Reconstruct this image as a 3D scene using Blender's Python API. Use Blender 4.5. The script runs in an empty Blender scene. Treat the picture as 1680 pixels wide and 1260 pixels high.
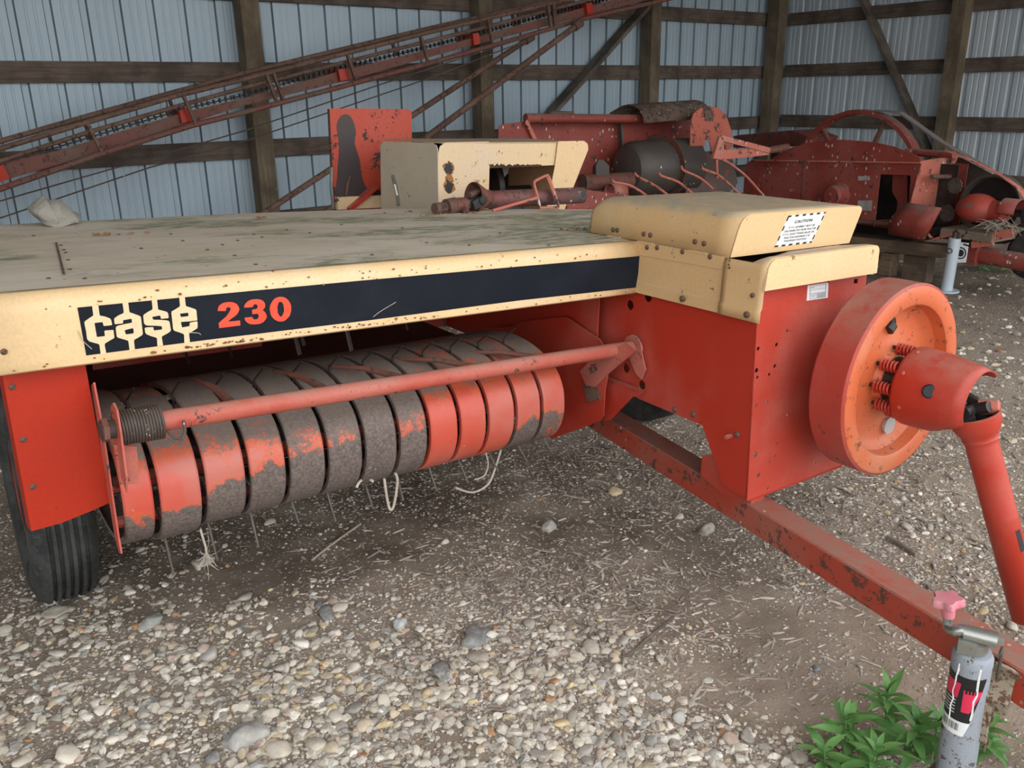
import bpy, bmesh, math, random
import numpy as np
from mathutils import Vector, Matrix, noise
from mathutils.geometry import tessellate_polygon
random.seed(7)
R_ = np.random.RandomState(11)
scene = bpy.context.scene
COL = scene.collection

# ------------------------------------------------------------------ camera, sky, exposure
cam_d = bpy.data.cameras.new('camera')
cam_d.sensor_width = 36.0
cam_d.lens = 36.0 * 1395.85 / 1680.0
cam_d.clip_start = 0.05
cam = bpy.data.objects.new('camera', cam_d)
COL.objects.link(cam)
_fw = Vector((0.574085, 0.7511437, -0.3258982))
_rt = Vector((0.7911892, -0.6113773, -0.0154107))
_up = Vector((0.2108224, 0.2490001, 0.9452793))
cam.matrix_world = Matrix(((_rt.x, _up.x, -_fw.x, 0.0), (_rt.y, _up.y, -_fw.y, 0.0), (_rt.z, _up.z, -_fw.z, 1.5), (0, 0, 0, 1)))
scene.camera = cam

world = bpy.data.worlds.new('overcast_sky')
scene.world = world
world.use_nodes = True
wn = world.node_tree.nodes['Background']
wn.inputs[0].default_value = (0.96, 0.98, 1.0, 1)
wn.inputs[1].default_value = 1.0
scene.view_settings.view_transform = 'Standard'
scene.view_settings.look = 'None'
scene.view_settings.gamma = 1.0
scene.view_settings.use_curve_mapping = False
scene.view_settings.exposure = 1.62
try:
    scene.cycles.max_bounces = 8
    scene.cycles.diffuse_bounces = 5
    scene.cycles.use_denoising = True
except Exception:
    pass

# ------------------------------------------------------------------ helpers
class M:
    """collects faces of one mesh"""
    def __init__(s):
        s.v = []; s.f = []; s.mi = []
    def add(s, vs, fs, mi=0):
        o = len(s.v)
        s.v += [tuple(p) for p in vs]
        s.f += [tuple(i + o for i in f) for f in fs]
        s.mi += [mi] * len(fs)
        return s
    def box(s, a, b, mi=0):
        (x0, y0, z0), (x1, y1, z1) = a, b
        vs = [(x0, y0, z0), (x1, y0, z0), (x1, y1, z0), (x0, y1, z0), (x0, y0, z1), (x1, y0, z1), (x1, y1, z1), (x0, y1, z1)]
        return s.add(vs, [(0, 3, 2, 1), (4, 5, 6, 7), (0, 1, 5, 4), (1, 2, 6, 5), (2, 3, 7, 6), (3, 0, 4, 7)], mi)
    def bar(s, p, q, w, h, up=(0, 0, 1), mi=0):
        """box beam from p to q, w across, h along up"""
        p, q, up = Vector(p), Vector(q), Vector(up)
        d = (q - p).normalized(); sx = d.cross(up).normalized(); sz = sx.cross(d)
        vs = []
        for c in (p, q):
            for a, b in ((-1, -1), (1, -1), (1, 1), (-1, 1)):
                vs.append(c + sx * (a * w / 2) + sz * (b * h / 2))
        return s.add(vs, [(0, 1, 2, 3), (7, 6, 5, 4), (0, 4, 5, 1), (1, 5, 6, 2), (2, 6, 7, 3), (3, 7, 4, 0)], mi)
    def tube(s, pts, r, n=10, cap=True, mi=0):
        pts = [Vector(p) for p in pts]
        rr = r if isinstance(r, (list, tuple)) else [r] * len(pts)
        ref = None; vs = []
        for i, p in enumerate(pts):
            d = (pts[min(i + 1, len(pts) - 1)] - pts[max(i - 1, 0)]).normalized()
            if ref is None:
                ref = Vector((0, 0, 1)) if abs(d.z) < .9 else Vector((1, 0, 0))
            x = (ref - d * ref.dot(d)).normalized(); y = d.cross(x); ref = x
            for k in range(n):
                a = 2 * math.pi * k / n
                vs.append(p + (x * math.cos(a) + y * math.sin(a)) * rr[i])
        fs = []
        for i in range(len(pts) - 1):
            for k in range(n):
                k2 = (k + 1) % n
                fs.append((i * n + k, i * n + k2, (i + 1) * n + k2, (i + 1) * n + k))
        if cap:
            fs.append(tuple(range(n))[::-1]); fs.append(tuple((len(pts) - 1) * n + k for k in range(n)))
        return s.add(vs, fs, mi)
    def lathe(s, prof, c, ax, n=48, mi=0, a0=0.0, a1=None, ref=None):
        """prof: (along axis, radius)"""
        c, ax = Vector(c), Vector(ax).normalized()
        ref = Vector(ref) if ref else (Vector((0, 0, 1)) if abs(ax.z) < .9 else Vector((1, 0, 0)))
        x = (ref - ax * ref.dot(ax)).normalized(); y = ax.cross(x)
        full = a1 is None
        m = n if full else n + 1
        vs = []
        for (h, rad) in prof:
            for k in range(m):
                a = 2 * math.pi * k / n if full else a0 + (a1 - a0) * k / n
                vs.append(c + ax * h + (x * math.cos(a) + y * math.sin(a)) * rad)
        fs = []
        for i in range(len(prof) - 1):
            for k in range(n):
                k2 = (k + 1) % m
                fs.append((i * m + k, i * m + k2, (i + 1) * m + k2, (i + 1) * m + k))
        return s.add(vs, fs, mi)
    def plate(s, loops, fn, d0, d1, mi=0):
        """flat sheet with holes: loops[0] outer, others holes, in 2D; fn(a, b, d) -> point"""
        flat = [p for lp in loops for p in lp]
        tris = tessellate_polygon([[Vector((p[0], p[1], 0)) for p in lp] for lp in loops])
        n = len(flat)
        vs = [fn(p[0], p[1], d0) for p in flat] + [fn(p[0], p[1], d1) for p in flat]
        fs = [tuple(t) for t in tris] + [tuple(i + n for i in t[::-1]) for t in tris]
        o = 0
        for lp in loops:
            k = len(lp)
            for i in range(k):
                j = (i + 1) % k
                fs.append((o + i, o + j, n + o + j, n + o + i))
            o += k
        return s.add(vs, fs, mi)
    def strip(s, rows, mi=0, close=False):
        """quad grid through rows of points"""
        n = len(rows[0]); vs = [p for rw in rows for p in rw]
        fs = [(i * n + k, i * n + k + 1, (i + 1) * n + k + 1, (i + 1) * n + k) for i in range(len(rows) - 1) for k in range(n - 1)]
        if close:
            fs += [(i * n + n - 1, i * n, (i + 1) * n, (i + 1) * n + n - 1) for i in range(len(rows) - 1)]
        return s.add(vs, fs, mi)

def mesh_of(name, m, mats, smooth=False, fix=True):
    me = bpy.data.meshes.new(name)
    me.from_pydata([tuple(map(float, v)) for v in m.v], [], m.f)
    if not isinstance(mats, (list, tuple)): mats = [mats]
    for x in mats: me.materials.append(x)
    if len(mats) > 1: me.polygons.foreach_set('material_index', m.mi)
    if fix:
        bm = bmesh.new(); bm.from_mesh(me)
        bmesh.ops.recalc_face_normals(bm, faces=bm.faces)
        bm.to_mesh(me); bm.free()
    if smooth:
        me.polygons.foreach_set('use_smooth', [True] * len(me.polygons))
        try: me.set_sharp_from_angle(angle=math.radians(35))
        except Exception: pass
    me.update()
    return me

def link(name, me, parent=None, loc=None):
    o = bpy.data.objects.new(name, me)
    COL.objects.link(o)
    if parent: o.parent = parent
    if loc is not None: o.location = loc
    return o

def obj(name, m, mats, parent=None, smooth=False, bev=0, solid=0, loc=None, fix=True):
    o = link(name, mesh_of(name, m, mats, smooth, fix), parent, loc)
    if solid:
        md = o.modifiers.new('solid', 'SOLIDIFY'); md.thickness = solid; md.offset = 0
    if bev:
        md = o.modifiers.new('bevel', 'BEVEL'); md.width = bev; md.segments = 2; md.limit_method = 'ANGLE'; md.angle_limit = math.radians(40)
    return o

def dup(o, parent, **kw):
    c = o.copy(); COL.objects.link(c); c.parent = parent
    for k, v in kw.items(): setattr(c, k, v)
    return c

def tag(o, label, cat, group=None, kind=None):
    o['label'] = label; o['category'] = cat
    if group: o['group'] = group
    if kind: o['kind'] = kind
    return o

def empty(name, loc=(0, 0, 0)):
    o = bpy.data.objects.new(name, None); COL.objects.link(o); o.location = loc; o.empty_display_size = .1
    return o

def struct(o):
    o['kind'] = 'structure'; return o

def smooth_pts(p, k=4, closed=False):
    """Catmull-Rom through points"""
    P = [Vector(q) for q in p]; out = []; n = len(P)
    rng = range(n) if closed else range(n - 1)
    for i in rng:
        g = (lambda j: P[j % n]) if closed else (lambda j: P[max(0, min(n - 1, j))])
        a, b, c, d = g(i - 1), g(i), g(i + 1), g(i + 2)
        for t in [x / k for x in range(k)]:
            out.append(.5 * ((2 * b) + (c - a) * t + (2 * a - 5 * b + 4 * c - d) * t * t + (3 * b - a - 3 * c + d) * t ** 3))
    if not closed: out.append(P[-1])
    return [tuple(q) for q in out]

def circ(cx, cy, r, n=12):
    return [(cx + r * math.cos(2 * math.pi * k / n), cy + r * math.sin(2 * math.pi * k / n)) for k in range(n)]

# ------------------------------------------------------------------ materials
class NT:
    def __init__(s, name):
        s.m = bpy.data.materials.new(name); s.m.use_nodes = True
        s.t = s.m.node_tree; s.b = s.t.nodes['Principled BSDF']
        s.tc = s.t.nodes.new('ShaderNodeTexCoord')
    def n(s, kind, **kw):
        x = s.t.nodes.new(kind)
        for k, v in kw.items(): setattr(x, k, v)
        return x
    def l(s, a, b): s.t.links.new(a, b)
    def noise(s, scale, detail=4, rough=.55, vec=None, stretch=None):
        x = s.n('ShaderNodeTexNoise'); x.inputs['Scale'].default_value = scale
        x.inputs['Detail'].default_value = detail; x.inputs['Roughness'].default_value = rough
        src = vec or s.tc.outputs['Object']
        if stretch:
            mp = s.n('ShaderNodeMapping'); mp.inputs['Scale'].default_value = stretch
            s.l(src, mp.inputs[0]); src = mp.outputs[0]
        s.l(src, x.inputs['Vector'])
        return x.outputs['Fac']
    def ramp(s, fac, a, b):
        """smooth threshold a..b -> 0..1"""
        x = s.n('ShaderNodeMapRange'); x.interpolation_type = 'SMOOTHSTEP'
        x.inputs['From Min'].default_value = a; x.inputs['From Max'].default_value = b
        s.l(fac, x.inputs['Value']); return x.outputs['Result']
    def math(s, op, a, b=None):
        x = s.n('ShaderNodeMath', operation=op)
        for i, v in enumerate((a, b)):
            if v is None: continue
            if isinstance(v, (int, float)): x.inputs[i].default_value = v
            else: s.l(v, x.inputs[i])
        return x.outputs[0]
    def mix(s, fac, a, b):
        x = s.n('ShaderNodeMix', data_type='RGBA')
        for i, v in ((0, fac), (6, a), (7, b)):
            if isinstance(v, (int, float)): x.inputs[i].default_value = v
            elif isinstance(v, tuple): x.inputs[i].default_value = (*v, 1) if len(v) == 3 else v
            else: s.l(v, x.inputs[i])
        return x.outputs[2]
    def bump(s, h, strength=.2, dist=.01):
        x = s.n('ShaderNodeBump'); x.inputs['Strength'].default_value = strength; x.inputs['Distance'].default_value = dist
        s.l(h, x.inputs['Height']); s.l(x.outputs[0], s.b.inputs['Normal'])
    def out(s, col, rough=.5, metal=0.0, spec=.5):
        if isinstance(col, tuple): s.b.inputs['Base Color'].default_value = (*col, 1)
        else: s.l(col, s.b.inputs['Base Color'])
        if isinstance(rough, (int, float)): s.b.inputs['Roughness'].default_value = rough
        else: s.l(rough, s.b.inputs['Roughness'])
        s.b.inputs['Metallic'].default_value = metal
        s.b.inputs['Specular IOR Level'].default_value = spec
        return s.m

def paint(name, base, fade=None, fade_amt=.45, rust=(.06, .03, .022), rust_amt=.0, scale=5.0, rough=.45,
          dust=None, dust_amt=.6, speck=(.75, .7, .65), speck_amt=.0, metal=0.0, bump=.06, rust2=None, spec=.5):
    t = NT(name)
    n1 = t.noise(scale * .5, 5, .6); n2 = t.noise(scale * 3.6, 9, .72); n3 = t.noise(scale * 30, 3, .6)
    c = base
    if fade: c = t.mix(t.ramp(n1, .62 - fade_amt * .4, .82 - fade_amt * .3), base, fade)
    c = t.mix(t.math('MULTIPLY', t.ramp(n3, .35, .75), .22), c, tuple(x * .55 for x in base))
    r = t.ramp(t.math('ADD', n2, t.math('MULTIPLY', t.math('SUBTRACT', n3, .5), .18)), .71 - rust_amt * .5, .735 - rust_amt * .5)
    fs = t.ramp(t.math('ADD', t.noise(scale * 16, 4, .6), t.math('MULTIPLY', t.math('SUBTRACT', n1, .5), .35)), .735 - rust_amt * .22, .765 - rust_amt * .22)
    c = t.mix(t.math('MULTIPLY', fs, .85 if rust_amt > 0 else 0.0), c, tuple(.6 * x + .12 * y for x, y in zip(rust, base)))
    if rust2:
        halo = t.ramp(t.math('ADD', n2, t.math('MULTIPLY', t.math('SUBTRACT', n3, .5), .2)), .685 - rust_amt * .5, .72 - rust_amt * .5)
        c = t.mix(halo, c, rust2)
    c = t.mix(r, c, rust)
    if speck_amt:
        v = t.n('ShaderNodeTexVoronoi'); v.inputs['Scale'].default_value = scale * 7
        mp = t.n('ShaderNodeMapping'); mp.inputs['Scale'].default_value = (1, 1, .5); t.l(t.tc.outputs['Object'], mp.inputs[0]); t.l(mp.outputs[0], v.inputs['Vector'])
        sp = t.math('MULTIPLY', t.ramp(v.outputs['Distance'], .24, .15), t.ramp(t.noise(scale * 1.3, 2), .72 - speck_amt * .4, .76 - speck_amt * .4))
        c = t.mix(sp, c, speck)
    if dust:
        g = t.n('ShaderNodeNewGeometry'); sx = t.n('ShaderNodeSeparateXYZ'); t.l(g.outputs['Normal'], sx.inputs[0])
        d = t.math('MULTIPLY', t.ramp(sx.outputs[2], .35, .95), t.math('MULTIPLY', t.ramp(n2, .25, .6), dust_amt))
        c = t.mix(d, c, dust)
    rg = t.math('ADD', t.math('MULTIPLY', r, .3), t.math('ADD', rough, t.math('MULTIPLY', t.math('SUBTRACT', n1, .5), .25)))
    t.bump(t.math('ADD', n2, t.math('MULTIPLY', n3, .4)), bump, .006)
    return t.out(c, rg, metal, spec)

DUST = (.33, .27, .21)
RED = paint('red_paint', (.43, .034, .017), (.46, .080, .055), .38, rust_amt=.08, rough=.42, dust=DUST, dust_amt=.35, spec=.35)
RED_LIT = paint('lit_red_paint', (.46, .050, .030), (.49, .115, .085), .5, rust_amt=.08, rough=.45, dust=DUST, dust_amt=.35, spec=.35)  # housing red made paler to paint in the light on its front
RED_LEFT = paint('red_paint_faded', (.40, .038, .020), (.43, .11, .08), .55, rust_amt=.14, rough=.5, dust=DUST, dust_amt=.4)
RED_SHIELD = paint('red_paint_clean', (.41, .026, .009), (.42, .05, .028), .25, rust_amt=.08, rough=.4, spec=.3)
RED_PINK = paint('sunbleached_red_paint', (.46, .075, .048), (.49, .15, .11), .6, rust=(.09, .045, .03), rust_amt=.22, rough=.55, dust=DUST, dust_amt=.45)
CREAM = paint('cream_paint', (.78, .545, .29), (.80, .60, .37), .4, rust=(.10, .045, .018), rust_amt=.10, rough=.42, rust2=(.50, .27, .10))
CREAM_DUSTY = paint('dusty_cream_paint', (.66, .43, .21), (.70, .50, .29), .45, rust=(.12, .06, .03), rust_amt=.14, rough=.5, dust=(.40, .33, .24), dust_amt=1.0)
CREAM_RUST = paint('rust_blotched_cream_paint', (.76, .55, .31), (.72, .56, .40), .5, rust=(.03, .022, .018), rust_amt=.15, rough=.5, rust2=(.36, .15, .045), scale=4.5, dust=(.25, .2, .15))
CREAM_PALE = paint('pale_dusty_cream_paint', (.72, .60, .43), (.66, .56, .42), .5, rust=(.20, .09, .03), rust_amt=.14, rough=.55)
ORANGE = paint('orange_flywheel_paint', (.60, .13, .045), (.58, .20, .10), .4, rust=(.20, .07, .03), rust_amt=.24, rough=.5, scale=9)
FLY_RIM = paint('flywheel_rim_paint', (.42, .045, .028), (.44, .10, .075), .5, rust=(.12, .045, .03), rust_amt=.16, rough=.5, dust=DUST, dust_amt=.5)
OLD_RED = paint('weathered_old_red_paint', (.27, .042, .028), (.35, .085, .065), .55, rust=(.055, .045, .04), rust_amt=.24, rough=.6, scale=4, speck=(.62, .56, .52), speck_amt=.55, dust=(.24, .19, .16), dust_amt=.7)
OLD_PINK = paint('weathered_pink_paint', (.54, .15, .10), (.52, .23, .17), .5, rust=(.06, .045, .04), rust_amt=.28, rough=.6, scale=4, speck=(.62, .56, .52), speck_amt=.5)
RUSTY = paint('rusty_steel', (.13, .07, .048), (.19, .11, .08), .5, rust=(.06, .038, .03), rust_amt=.32, rough=.75, scale=8)
RUST_RED = paint('rusty_red_steel', (.18, .06, .042), (.15, .09, .068), .55, rust=(.07, .045, .035), rust_amt=.30, rough=.7, scale=7)
DARK = paint('dark_greasy_steel', (.018, .015, .014), (.05, .04, .033), .4, rust_amt=0, rough=.5, scale=12)
DRUM = paint('grey_brown_drum_steel', (.075, .062, .053), (.11, .09, .075), .5, rust=(.16, .045, .03), rust_amt=.14, rough=.55, scale=5, speck_amt=.3)
GALV = paint('galvanised_steel', (.36, .37, .34), (.46, .46, .42), .5, rust=(.2, .15, .1), rust_amt=.15, rough=.35, metal=.75, scale=14)
JACKP = paint('grey_blue_jack_paint', (.27, .30, .345), (.31, .34, .38), .5, rust=(.075, .05, .035), rust_amt=.28, rough=.5, scale=9)
JACK2P = paint('pale_grey_jack_paint', (.50, .56, .62), (.56, .60, .64), .4, rust_amt=.05, rough=.45)
PINK = paint('faded_pink_plastic', (.62, .20, .24), (.66, .30, .32), .5, rust_amt=0, rough=.55, scale=20)
SPRING = paint('brown_spring_steel', (.06, .042, .034), (.10, .075, .06), .5, rust_amt=.1, rough=.6, scale=25, speck_amt=.3)
TWINE = paint('weathered_twine', (.40, .35, .28), (.5, .45, .38), .5, rough=.9, scale=30)
WHITE = paint('white_label_print', (.80, .82, .82), (.72, .78, .78), .4, rough=.4, scale=20)
BLACK = paint('black_label_print', (.012, .013, .015), None, rough=.4, scale=20)
GREYP = paint('grey_label_print', (.30, .33, .37), None, rough=.4, scale=20)
LABELRED = paint('red_label_print', (.70, .03, .09), None, rough=.4, scale=20)
DECAL = paint('navy_black_decal', (.010, .013, .020), (.016, .020, .028), .5, rust_amt=.0, rough=.42, scale=6, speck=(.45, .47, .45), speck_amt=.15, bump=.02, spec=.12)
LETTER = paint('cream_letter_print', (.80, .60, .36), (.82, .64, .42), .4, rust=(.4, .22, .09), rust_amt=.06, rough=.42, bump=.02)
DIGIT = paint('red_digit_print', (.72, .065, .022), (.74, .10, .05), .4, rough=.42, bump=.02)
ROCKM = paint('pale_lichen_rock', (.27, .255, .215), (.36, .34, .295), .6, rust=(.19, .18, .145), rust_amt=.22, rough=.9, scale=9, bump=.8)
PLATEM = paint('dull_metal_plate', (.42, .43, .43), (.3, .29, .27), .5, rough=.5, scale=15)

def hood_top():
    t = NT('dusty_brown_hood_top')
    n1 = t.noise(1.6, 6, .62); n2 = t.noise(7, 7, .65, stretch=(.7, 1.5, 1)); n3 = t.noise(26, 6, .7, stretch=(.5, 1.6, 1)); n4 = t.noise(2.3, 5, .6, stretch=(.7, 1.5, 1))
    c = t.mix(t.ramp(n2, .3, .72), (.51, .415, .305), (.62, .535, .42))
    c = t.mix(t.math('MULTIPLY', t.ramp(n1, .42, .68), .6), c, (.64, .57, .48))
    g = t.math('MULTIPLY', t.ramp(n4, .45, .57), t.ramp(n3, .38, .58))
    c = t.mix(t.math('MULTIPLY', g, .8), c, (.13, .17, .085))
    c = t.mix(t.ramp(n3, .70, .76), c, (.12, .085, .055))
    v = t.n('ShaderNodeTexVoronoi'); v.inputs['Scale'].default_value = 16; t.l(t.tc.outputs['Object'], v.inputs['Vector'])
    c = t.mix(t.math('MULTIPLY', t.ramp(v.outputs['Distance'], .10, .05), .8), c, (.10, .07, .05))
    v2 = t.n('ShaderNodeTexVoronoi'); v2.inputs['Scale'].default_value = 23; t.l(t.tc.outputs['Object'], v2.inputs['Vector'])
    c = t.mix(t.math('MULTIPLY', t.ramp(v2.outputs['Distance'], .09, .05), t.ramp(n1, .45, .55)), c, (.62, .58, .52))
    t.bump(n3, .25, .006)
    return t.out(c, .85)
HOODTOP = hood_top()

def band_mat():
    """paint rubbed and rusted per band: object colour red = how much bare brown steel"""
    t = NT('worn_stripper_band_paint')
    oi = t.n('ShaderNodeObjectInfo'); sc = t.n('ShaderNodeSeparateColor'); t.l(oi.outputs['Color'], sc.inputs[0])
    sx = t.n('ShaderNodeSeparateXYZ'); t.l(t.tc.outputs['Object'], sx.inputs[0])
    n1 = t.noise(8, 8, .68); n2 = t.noise(130, 4, .7); n3 = t.noise(2.7, 4, .6)
    hi = t.ramp(sx.outputs[2], .22, .36); lo = t.ramp(t.math('ADD', t.math('ADD', sx.outputs[2], sc.outputs[2]), t.math('MULTIPLY', t.math('SUBTRACT', n1, .5), -.16)), .285, .225)
    k = t.math('ADD', t.math('MULTIPLY', n1, .75), t.math('MULTIPLY', t.math('SUBTRACT', n2, .5), .55))
    k = t.math('ADD', k, t.math('MULTIPLY', hi, .34))
    k = t.math('ADD', k, t.math('MULTIPLY', t.math('MULTIPLY', lo, sc.outputs[1]), .5))
    k = t.math('ADD', k, t.math('SUBTRACT', sc.outputs[0], .5))
    f = t.ramp(k, .50, .58)
    red = t.mix(t.ramp(n3, .4, .62), (.52, .075, .045), (.47, .135, .10))
    red = t.mix(t.ramp(t.math('ADD', k, .05), .48, .53), red, (.58, .10, .04))
    brown = t.mix(t.ramp(n2, .22, .85), (.062, .047, .044), (.215, .165, .14))
    brown = t.mix(t.math('MULTIPLY', hi, .45), brown, (.27, .215, .175))
    c = t.mix(f, red, brown)
    v = t.n('ShaderNodeTexVoronoi'); v.inputs['Scale'].default_value = 38; t.l(t.tc.outputs['Object'], v.inputs['Vector'])
    c = t.mix(t.math('MULTIPLY', t.ramp(v.outputs['Distance'], .15, .08), t.ramp(n1, .58, .62)), c, (.6, .55, .5))
    t.bump(t.math('ADD', n1, n2), .12, .006)
    return t.out(c, t.math('ADD', .42, t.math('MULTIPLY', f, .3)))
BAND = band_mat()

def wood(name, a, b, axis, dark=(.05, .04, .033)):
    t = NT(name)
    st = [14, 14, 14]; st[axis] = .9
    n1 = t.noise(3, 8, .65, stretch=tuple(st)); n2 = t.noise(3.2, 5, .6); n3 = t.noise(22, 4, .6)
    oi = t.n('ShaderNodeObjectInfo')
    c = t.mix(t.ramp(n1, .32, .66), a, b)
    c = t.mix(t.math('MULTIPLY', t.ramp(n2, .42, .64), .75), c, dark)
    c = t.mix(t.math('MULTIPLY', t.ramp(n3, .70, .74), .6), c, (.35, .31, .27))
    t.bump(n1, .4, .006)
    return t.out(c, .85)
POSTW = wood('weathered_post_wood', (.13, .095, .055), (.20, .155, .10), 2, (.085, .06, .035))
GIRTX = wood('dark_girt_wood', (.085, .06, .045), (.16, .12, .09), 0, (.048, .034, .027))
GIRTY = wood('grey_brown_girt_wood', (.14, .108, .082), (.24, .195, .155), 1, (.08, .06, .047))
BRACEW = wood('brace_board_wood', (.10, .08, .062), (.19, .155, .125), 0, (.05, .04, .03))
PLANKW = wood('floor_plank_wood', (.15, .10, .06), (.24, .17, .11), 1, (.07, .05, .035))
CHIPW = wood('weathered_wood_chip', (.22, .18, .145), (.38, .33, .28), 0, (.15, .12, .1))

def wall_mat(name, a, b, st):
    t = NT(name)
    g = t.n('ShaderNodeNewGeometry')
    n1 = t.noise(1.2, 5, .6, vec=g.outputs['Position'], stretch=st); n2 = t.noise(9, 4, .6, vec=g.outputs['Position'], stretch=st); n3 = t.noise(1.1, 4, .6, vec=g.outputs['Position'])
    c = t.mix(t.ramp(n1, .3, .7), a, b)
    c = t.mix(t.math('MULTIPLY', t.ramp(n2, .55, .75), .16), c, tuple(x * .7 for x in a))
    c = t.mix(t.math('MULTIPLY', t.ramp(n3, .5, .75), .25), c, tuple(x * .7 for x in a))
    return t.out(c, .5, .1)
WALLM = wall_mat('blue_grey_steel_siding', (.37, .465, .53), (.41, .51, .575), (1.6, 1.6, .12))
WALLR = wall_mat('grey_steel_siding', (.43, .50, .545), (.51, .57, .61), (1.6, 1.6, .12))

def rubber():
    t = NT('dusty_black_rubber')
    n1 = t.noise(9, 6, .65); n2 = t.noise(60, 4, .6)
    c = t.mix(t.ramp(n1, .35, .7), (.020, .022, .022), (.065, .068, .064))
    c = t.mix(t.math('MULTIPLY', t.ramp(n2, .5, .7), .4), c, (.11, .105, .095))
    t.bump(n2, .2, .004)
    return t.out(c, .75)
RUBBER = rubber()

def ground_mat():
    t = NT('dirt_and_fine_gravel')
    at = t.n('ShaderNodeAttribute', attribute_name='soil'); sc = t.n('ShaderNodeSeparateColor'); t.l(at.outputs['Color'], sc.inputs[0])
    n1 = t.noise(5, 7, .65); n2 = t.noise(48, 6, .7); n3 = t.noise(150, 4, .7)
    dirt = t.mix(t.ramp(n1, .3, .7), (.26, .20, .148), (.37, .30, .235))
    dark = t.mix(t.ramp(n1, .3, .7), (.105, .076, .053), (.185, .14, .104))
    c = t.mix(sc.outputs[0], dirt, dark)
    v = t.n('ShaderNodeTexVoronoi'); v.inputs['Scale'].default_value = 75; v.inputs['Randomness'].default_value = 1
    t.l(t.tc.outputs['Object'], v.inputs['Vector'])
    hs = t.n('ShaderNodeSeparateColor'); t.l(v.outputs['Color'], hs.inputs[0])
    grit = t.mix(hs.outputs[0], (.24, .21, .18), (.58, .53, .47))
    m = t.math('MULTIPLY', t.ramp(v.outputs['Distance'], .42, .30), t.ramp(t.math('ADD', t.math('MULTIPLY', sc.outputs[1], .55), t.math('MULTIPLY', hs.outputs[1], .6)), .46, .52))
    c = t.mix(t.math('MULTIPLY', m, .9), c, grit)
    c = t.mix(t.math('MULTIPLY', t.ramp(n3, .56, .7), .5), c, (.40, .36, .31))
    h = t.math('ADD', t.math('MULTIPLY', m, .8), t.math('ADD', n2, t.math('MULTIPLY', n3, .5)))
    t.bump(h, .7, .008)
    return t.out(c, .95, 0, .2)
GROUND = ground_mat()

def stone_mat(name, attr):
    t = NT(name)
    if attr:
        at = t.n('ShaderNodeAttribute', attribute_name='col'); col = at.outputs['Color']
    else:
        oi = t.n('ShaderNodeObjectInfo'); col = oi.outputs['Color']
    g = t.n('ShaderNodeNewGeometry')
    n1 = t.noise(70, 5, .65, vec=g.outputs['Position']); n2 = t.noise(22, 4, .6, vec=g.outputs['Position'])
    c = t.mix(t.math('MULTIPLY', t.ramp(n1, .4, .7), .35), col, (.62, .58, .52))
    c = t.mix(t.math('MULTIPLY', t.ramp(n2, .45, .75), .4), c, (.20, .16, .125))
    t.bump(n1, .35, .004)
    return t.out(c, .8, 0, .3)
STONES = stone_mat('loose_gravel', True)
STONE1 = stone_mat('single_stone', False)

def leaf_mat():
    t = NT('green_weed_leaf')
    oi = t.n('ShaderNodeObjectInfo')
    n1 = t.noise(40, 4, .6)
    c = t.mix(oi.outputs['Random'], (.07, .19, .045), (.13, .29, .075))
    c = t.mix(t.math('MULTIPLY', t.ramp(n1, .4, .7), .4), c, (.16, .33, .09))
    return t.out(c, .55)
LEAF = leaf_mat()
DRYLEAF = paint('dry_leaf_bits', (.34, .17, .06), (.25, .13, .06), .5, rough=.9, scale=30)

# ------------------------------------------------------------------ the shed
YB, XR, XL, ZT = 7.1, 9.845, -8.0, 3.9
RIB_SHADE = wall_mat('shaded_siding_crease', (.14, .175, .19), (.20, .25, .27), (1.6, 1.6, .12))  # shade along the back wall ribs, painted as a darker tone
RIB_LIGHT = wall_mat('lit_siding_crease', (.52, .57, .60), (.62, .66, .68), (1.6, 1.6, .12))  # light catching the right wall ribs, painted as a brighter tone
def siding(name, axis, lo, hi, fixed, mat, phase, outward):
    """ribbed steel sheets, one object per sheet"""
    root = empty(name, (0, 0, 0)); struct(root)
    pitch = .2325; per = 4; wd = pitch * per
    prof = []
    for i in range(per):
        x = i * pitch
        prof += [(x, 0), (x + .009, .021), (x + .050, .021), (x + .059, 0), (x + .112, 0), (x + .117, .0035), (x + .127, .0035), (x + .132, 0), (x + .168, 0), (x + .173, .0035), (x + .183, .0035), (x + .188, 0)]
    prof.append((wd, 0))
    m = M()
    def pt(a, d, z):
        return (a, outward * d, z) if axis == 0 else (outward * d, a, z)
    m.strip([[pt(a, d, z) for a, d in prof] for z in (0.0, ZT)])
    m.mi = [1 if abs(prof[i][1] - prof[i + 1][1]) > .01 else 0 for i in range(len(prof) - 1)]   # rib sides carry the painted shade or light
    me = mesh_of('steel_panel', m, [mat, RIB_SHADE if axis == 0 else RIB_LIGHT], fix=False)
    k0 = math.floor((lo - phase) / wd); k = k0
    while phase + k * wd < hi:
        o = link('steel_panel', me, root)
        p = phase + k * wd
        o.location = (p, fixed, 0) if axis == 0 else (fixed, p, 0)
        k += 1
    return root
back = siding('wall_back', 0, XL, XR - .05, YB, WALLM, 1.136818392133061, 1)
right = siding('wall_right', 1, -.6, YB - .03, XR, WALLR, 6.095010195040247, 1)

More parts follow.
